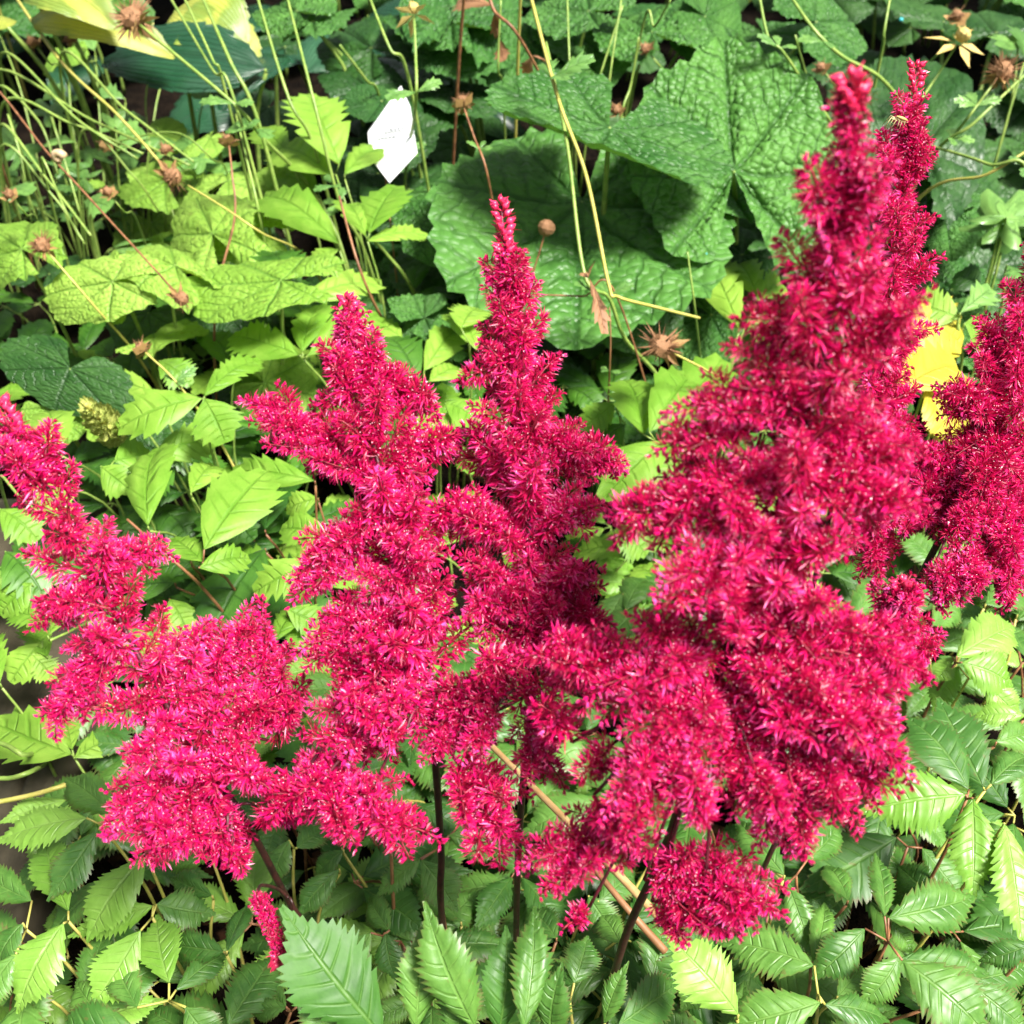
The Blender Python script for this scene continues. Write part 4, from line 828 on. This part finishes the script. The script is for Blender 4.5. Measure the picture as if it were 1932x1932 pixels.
mk('card', mesh('card', V, F, False), M_TAG, pt, Matrix.Translation(WM[pt.name].to_translation()))
sgn = 1 if ez.dot(CAMP - c0) > 0 else -1
tube('stake', [fl[3].lerp(fl[4], .3) + (c0 - fl[3]) * .2, Vector((fl[3].x, fl[3].y, .1)), Vector((fl[3].x, fl[3].y + .01, -.004))], .0012, M_CANEB, pt)
for k, (a, b) in enumerate([(.35, .1), (.1, .05), (-.15, -.05)]):
    P = []
    for i in range(16):
        q = i / 15; P.append(c0 + ex * ((q - .5) * .030 + (a - .1) * .02) + ey * (b * .12 + .003 * math.sin(i * 2.1 + k)) + ez * sgn * .0014)
    tube('handwriting', P, .0008, M_INK, pt, 4)
# turquoise pellets, snail, insect
M_TURQ = plain_mat('turquoise_pellet', (0.02, 0.32, 0.38), (0.05, 0.42, 0.46), 300, 0.6)
for (x, y, z), where in (((1378,339,.27), 'resting on the fan shaped crinkled leaf'), ((1331,479,.27), 'at the edge of the big crinkled leaf'), ((1700,37,.34), 'on a shaded leaf beyond the spires')):
    p = atz(x, y, z); V, F = tube_geo([Vector((k * .0022 - .0033, 0, 0)) for k in range(4)], [.0018, .0030, .0030, .0018], 8)
    tag(mk('slug_pellet', mesh('slug_pellet', V, F), M_TURQ, None, Matrix.Translation(p)), 'tiny turquoise slug pellet ' + where, 'pellet')
sn = thing('snail', atz(110,296,.368), 'tiny pale snail shell stuck on the russet slanting stalk', 'snail')
P = []
for i in range(40):
    a = i * .42; r = .0085 * math.exp(-i * .055); P.append(atz(110,296,.368) + Vector((r * math.cos(a), -.0012 * math.sin(a * .3), r * math.sin(a))) * .8)
tube('shell', P, [.0055 * math.exp(-i * .055) for i in range(40)], plain_mat('snail_shell', (0.32, 0.22, 0.11), (0.55, 0.42, 0.26), 400, 0.3), sn, 8)
tube('foot', [atz(104,300,.362), atz(110,303,.362), atz(117,309,.36)], [.0015, .0025, .0008], M_CANE, sn, 6)
M_BUG = plain_mat('insect_straw', (0.50, 0.42, 0.16), (0.68, 0.60, 0.34), 900, 0.45)
ia = atd(1712,231,.712); ih = atd(1690,222,.710)
bugo = thing('insect', ia, 'tiny straw coloured insect perched on the slim rear spire', 'insect')
tube('body', [ia.lerp(ih, k / 6) for k in range(7)], [.0004, .0013, .0016, .0016, .0013, .0016, .0005], M_BUG, bugo, 8)
tube('wing', [ia.lerp(ih, k / 4) + Vector((0, -.0008, .0014)) for k in range(5)], [.0002, .0010, .0012, .0009, .0004], M_HEADY, bugo, 6)
for k in (-1, 1):
    for q in (.35, .6, .8):
        b = ia.lerp(ih, q); tube('leg', [b, b + Vector((k * .0030 - .002, -.001, .0008)), b + Vector((k * .004 - .004, -.002, -.006))], .0003, M_BUG, bugo, 4)
    tube('antenna', [ih, ih + Vector((-.003, k * .001, .001)), ih + Vector((-.007, k * .002, -.006))], .00018, M_BUG, bugo, 4)
# pale unopened spike
ub = thing('unopened_flower_spike', atz(235,850,0), 'pale yellow green unopened flower spike among light green leaflets', 'flower')
A = catmull([atz(240,858,.16), atz(205,810,.24), atz(160,762,.29)], 24)
tube('stem', [Vector((A[0].x, A[0].y, -.004))] + A, .0022, M_STY, ub)
M_UB = plain_mat('unopened_bud', (0.34, 0.40, 0.08), (0.52, 0.56, 0.16), 300, 0.5, trans=0.2)
V, F = [], []
bm_ = with_mat([leaf_mesh('bud_scale', prof_ov(.45, .8), 4, .2, .3, .2, 0, 4)], M_UB)
for i in range(90):
    t = .3 + .7 * i / 90; p = A[int(t * 23)]; a = (A[min(int(t * 23) + 1, 24)] - p).normalized(); e = a.orthogonal().normalized(); e = e * math.cos(i * 2.4) + a.cross(e) * math.sin(i * 2.4)
    L = .022 * (1 - .6 * abs(t - .55) / .5) * U(.8, 1.2); leaf(ub, 'bud_scale', bm_, p, p + (a * .9 + e * .75) * L, L * .4, e)
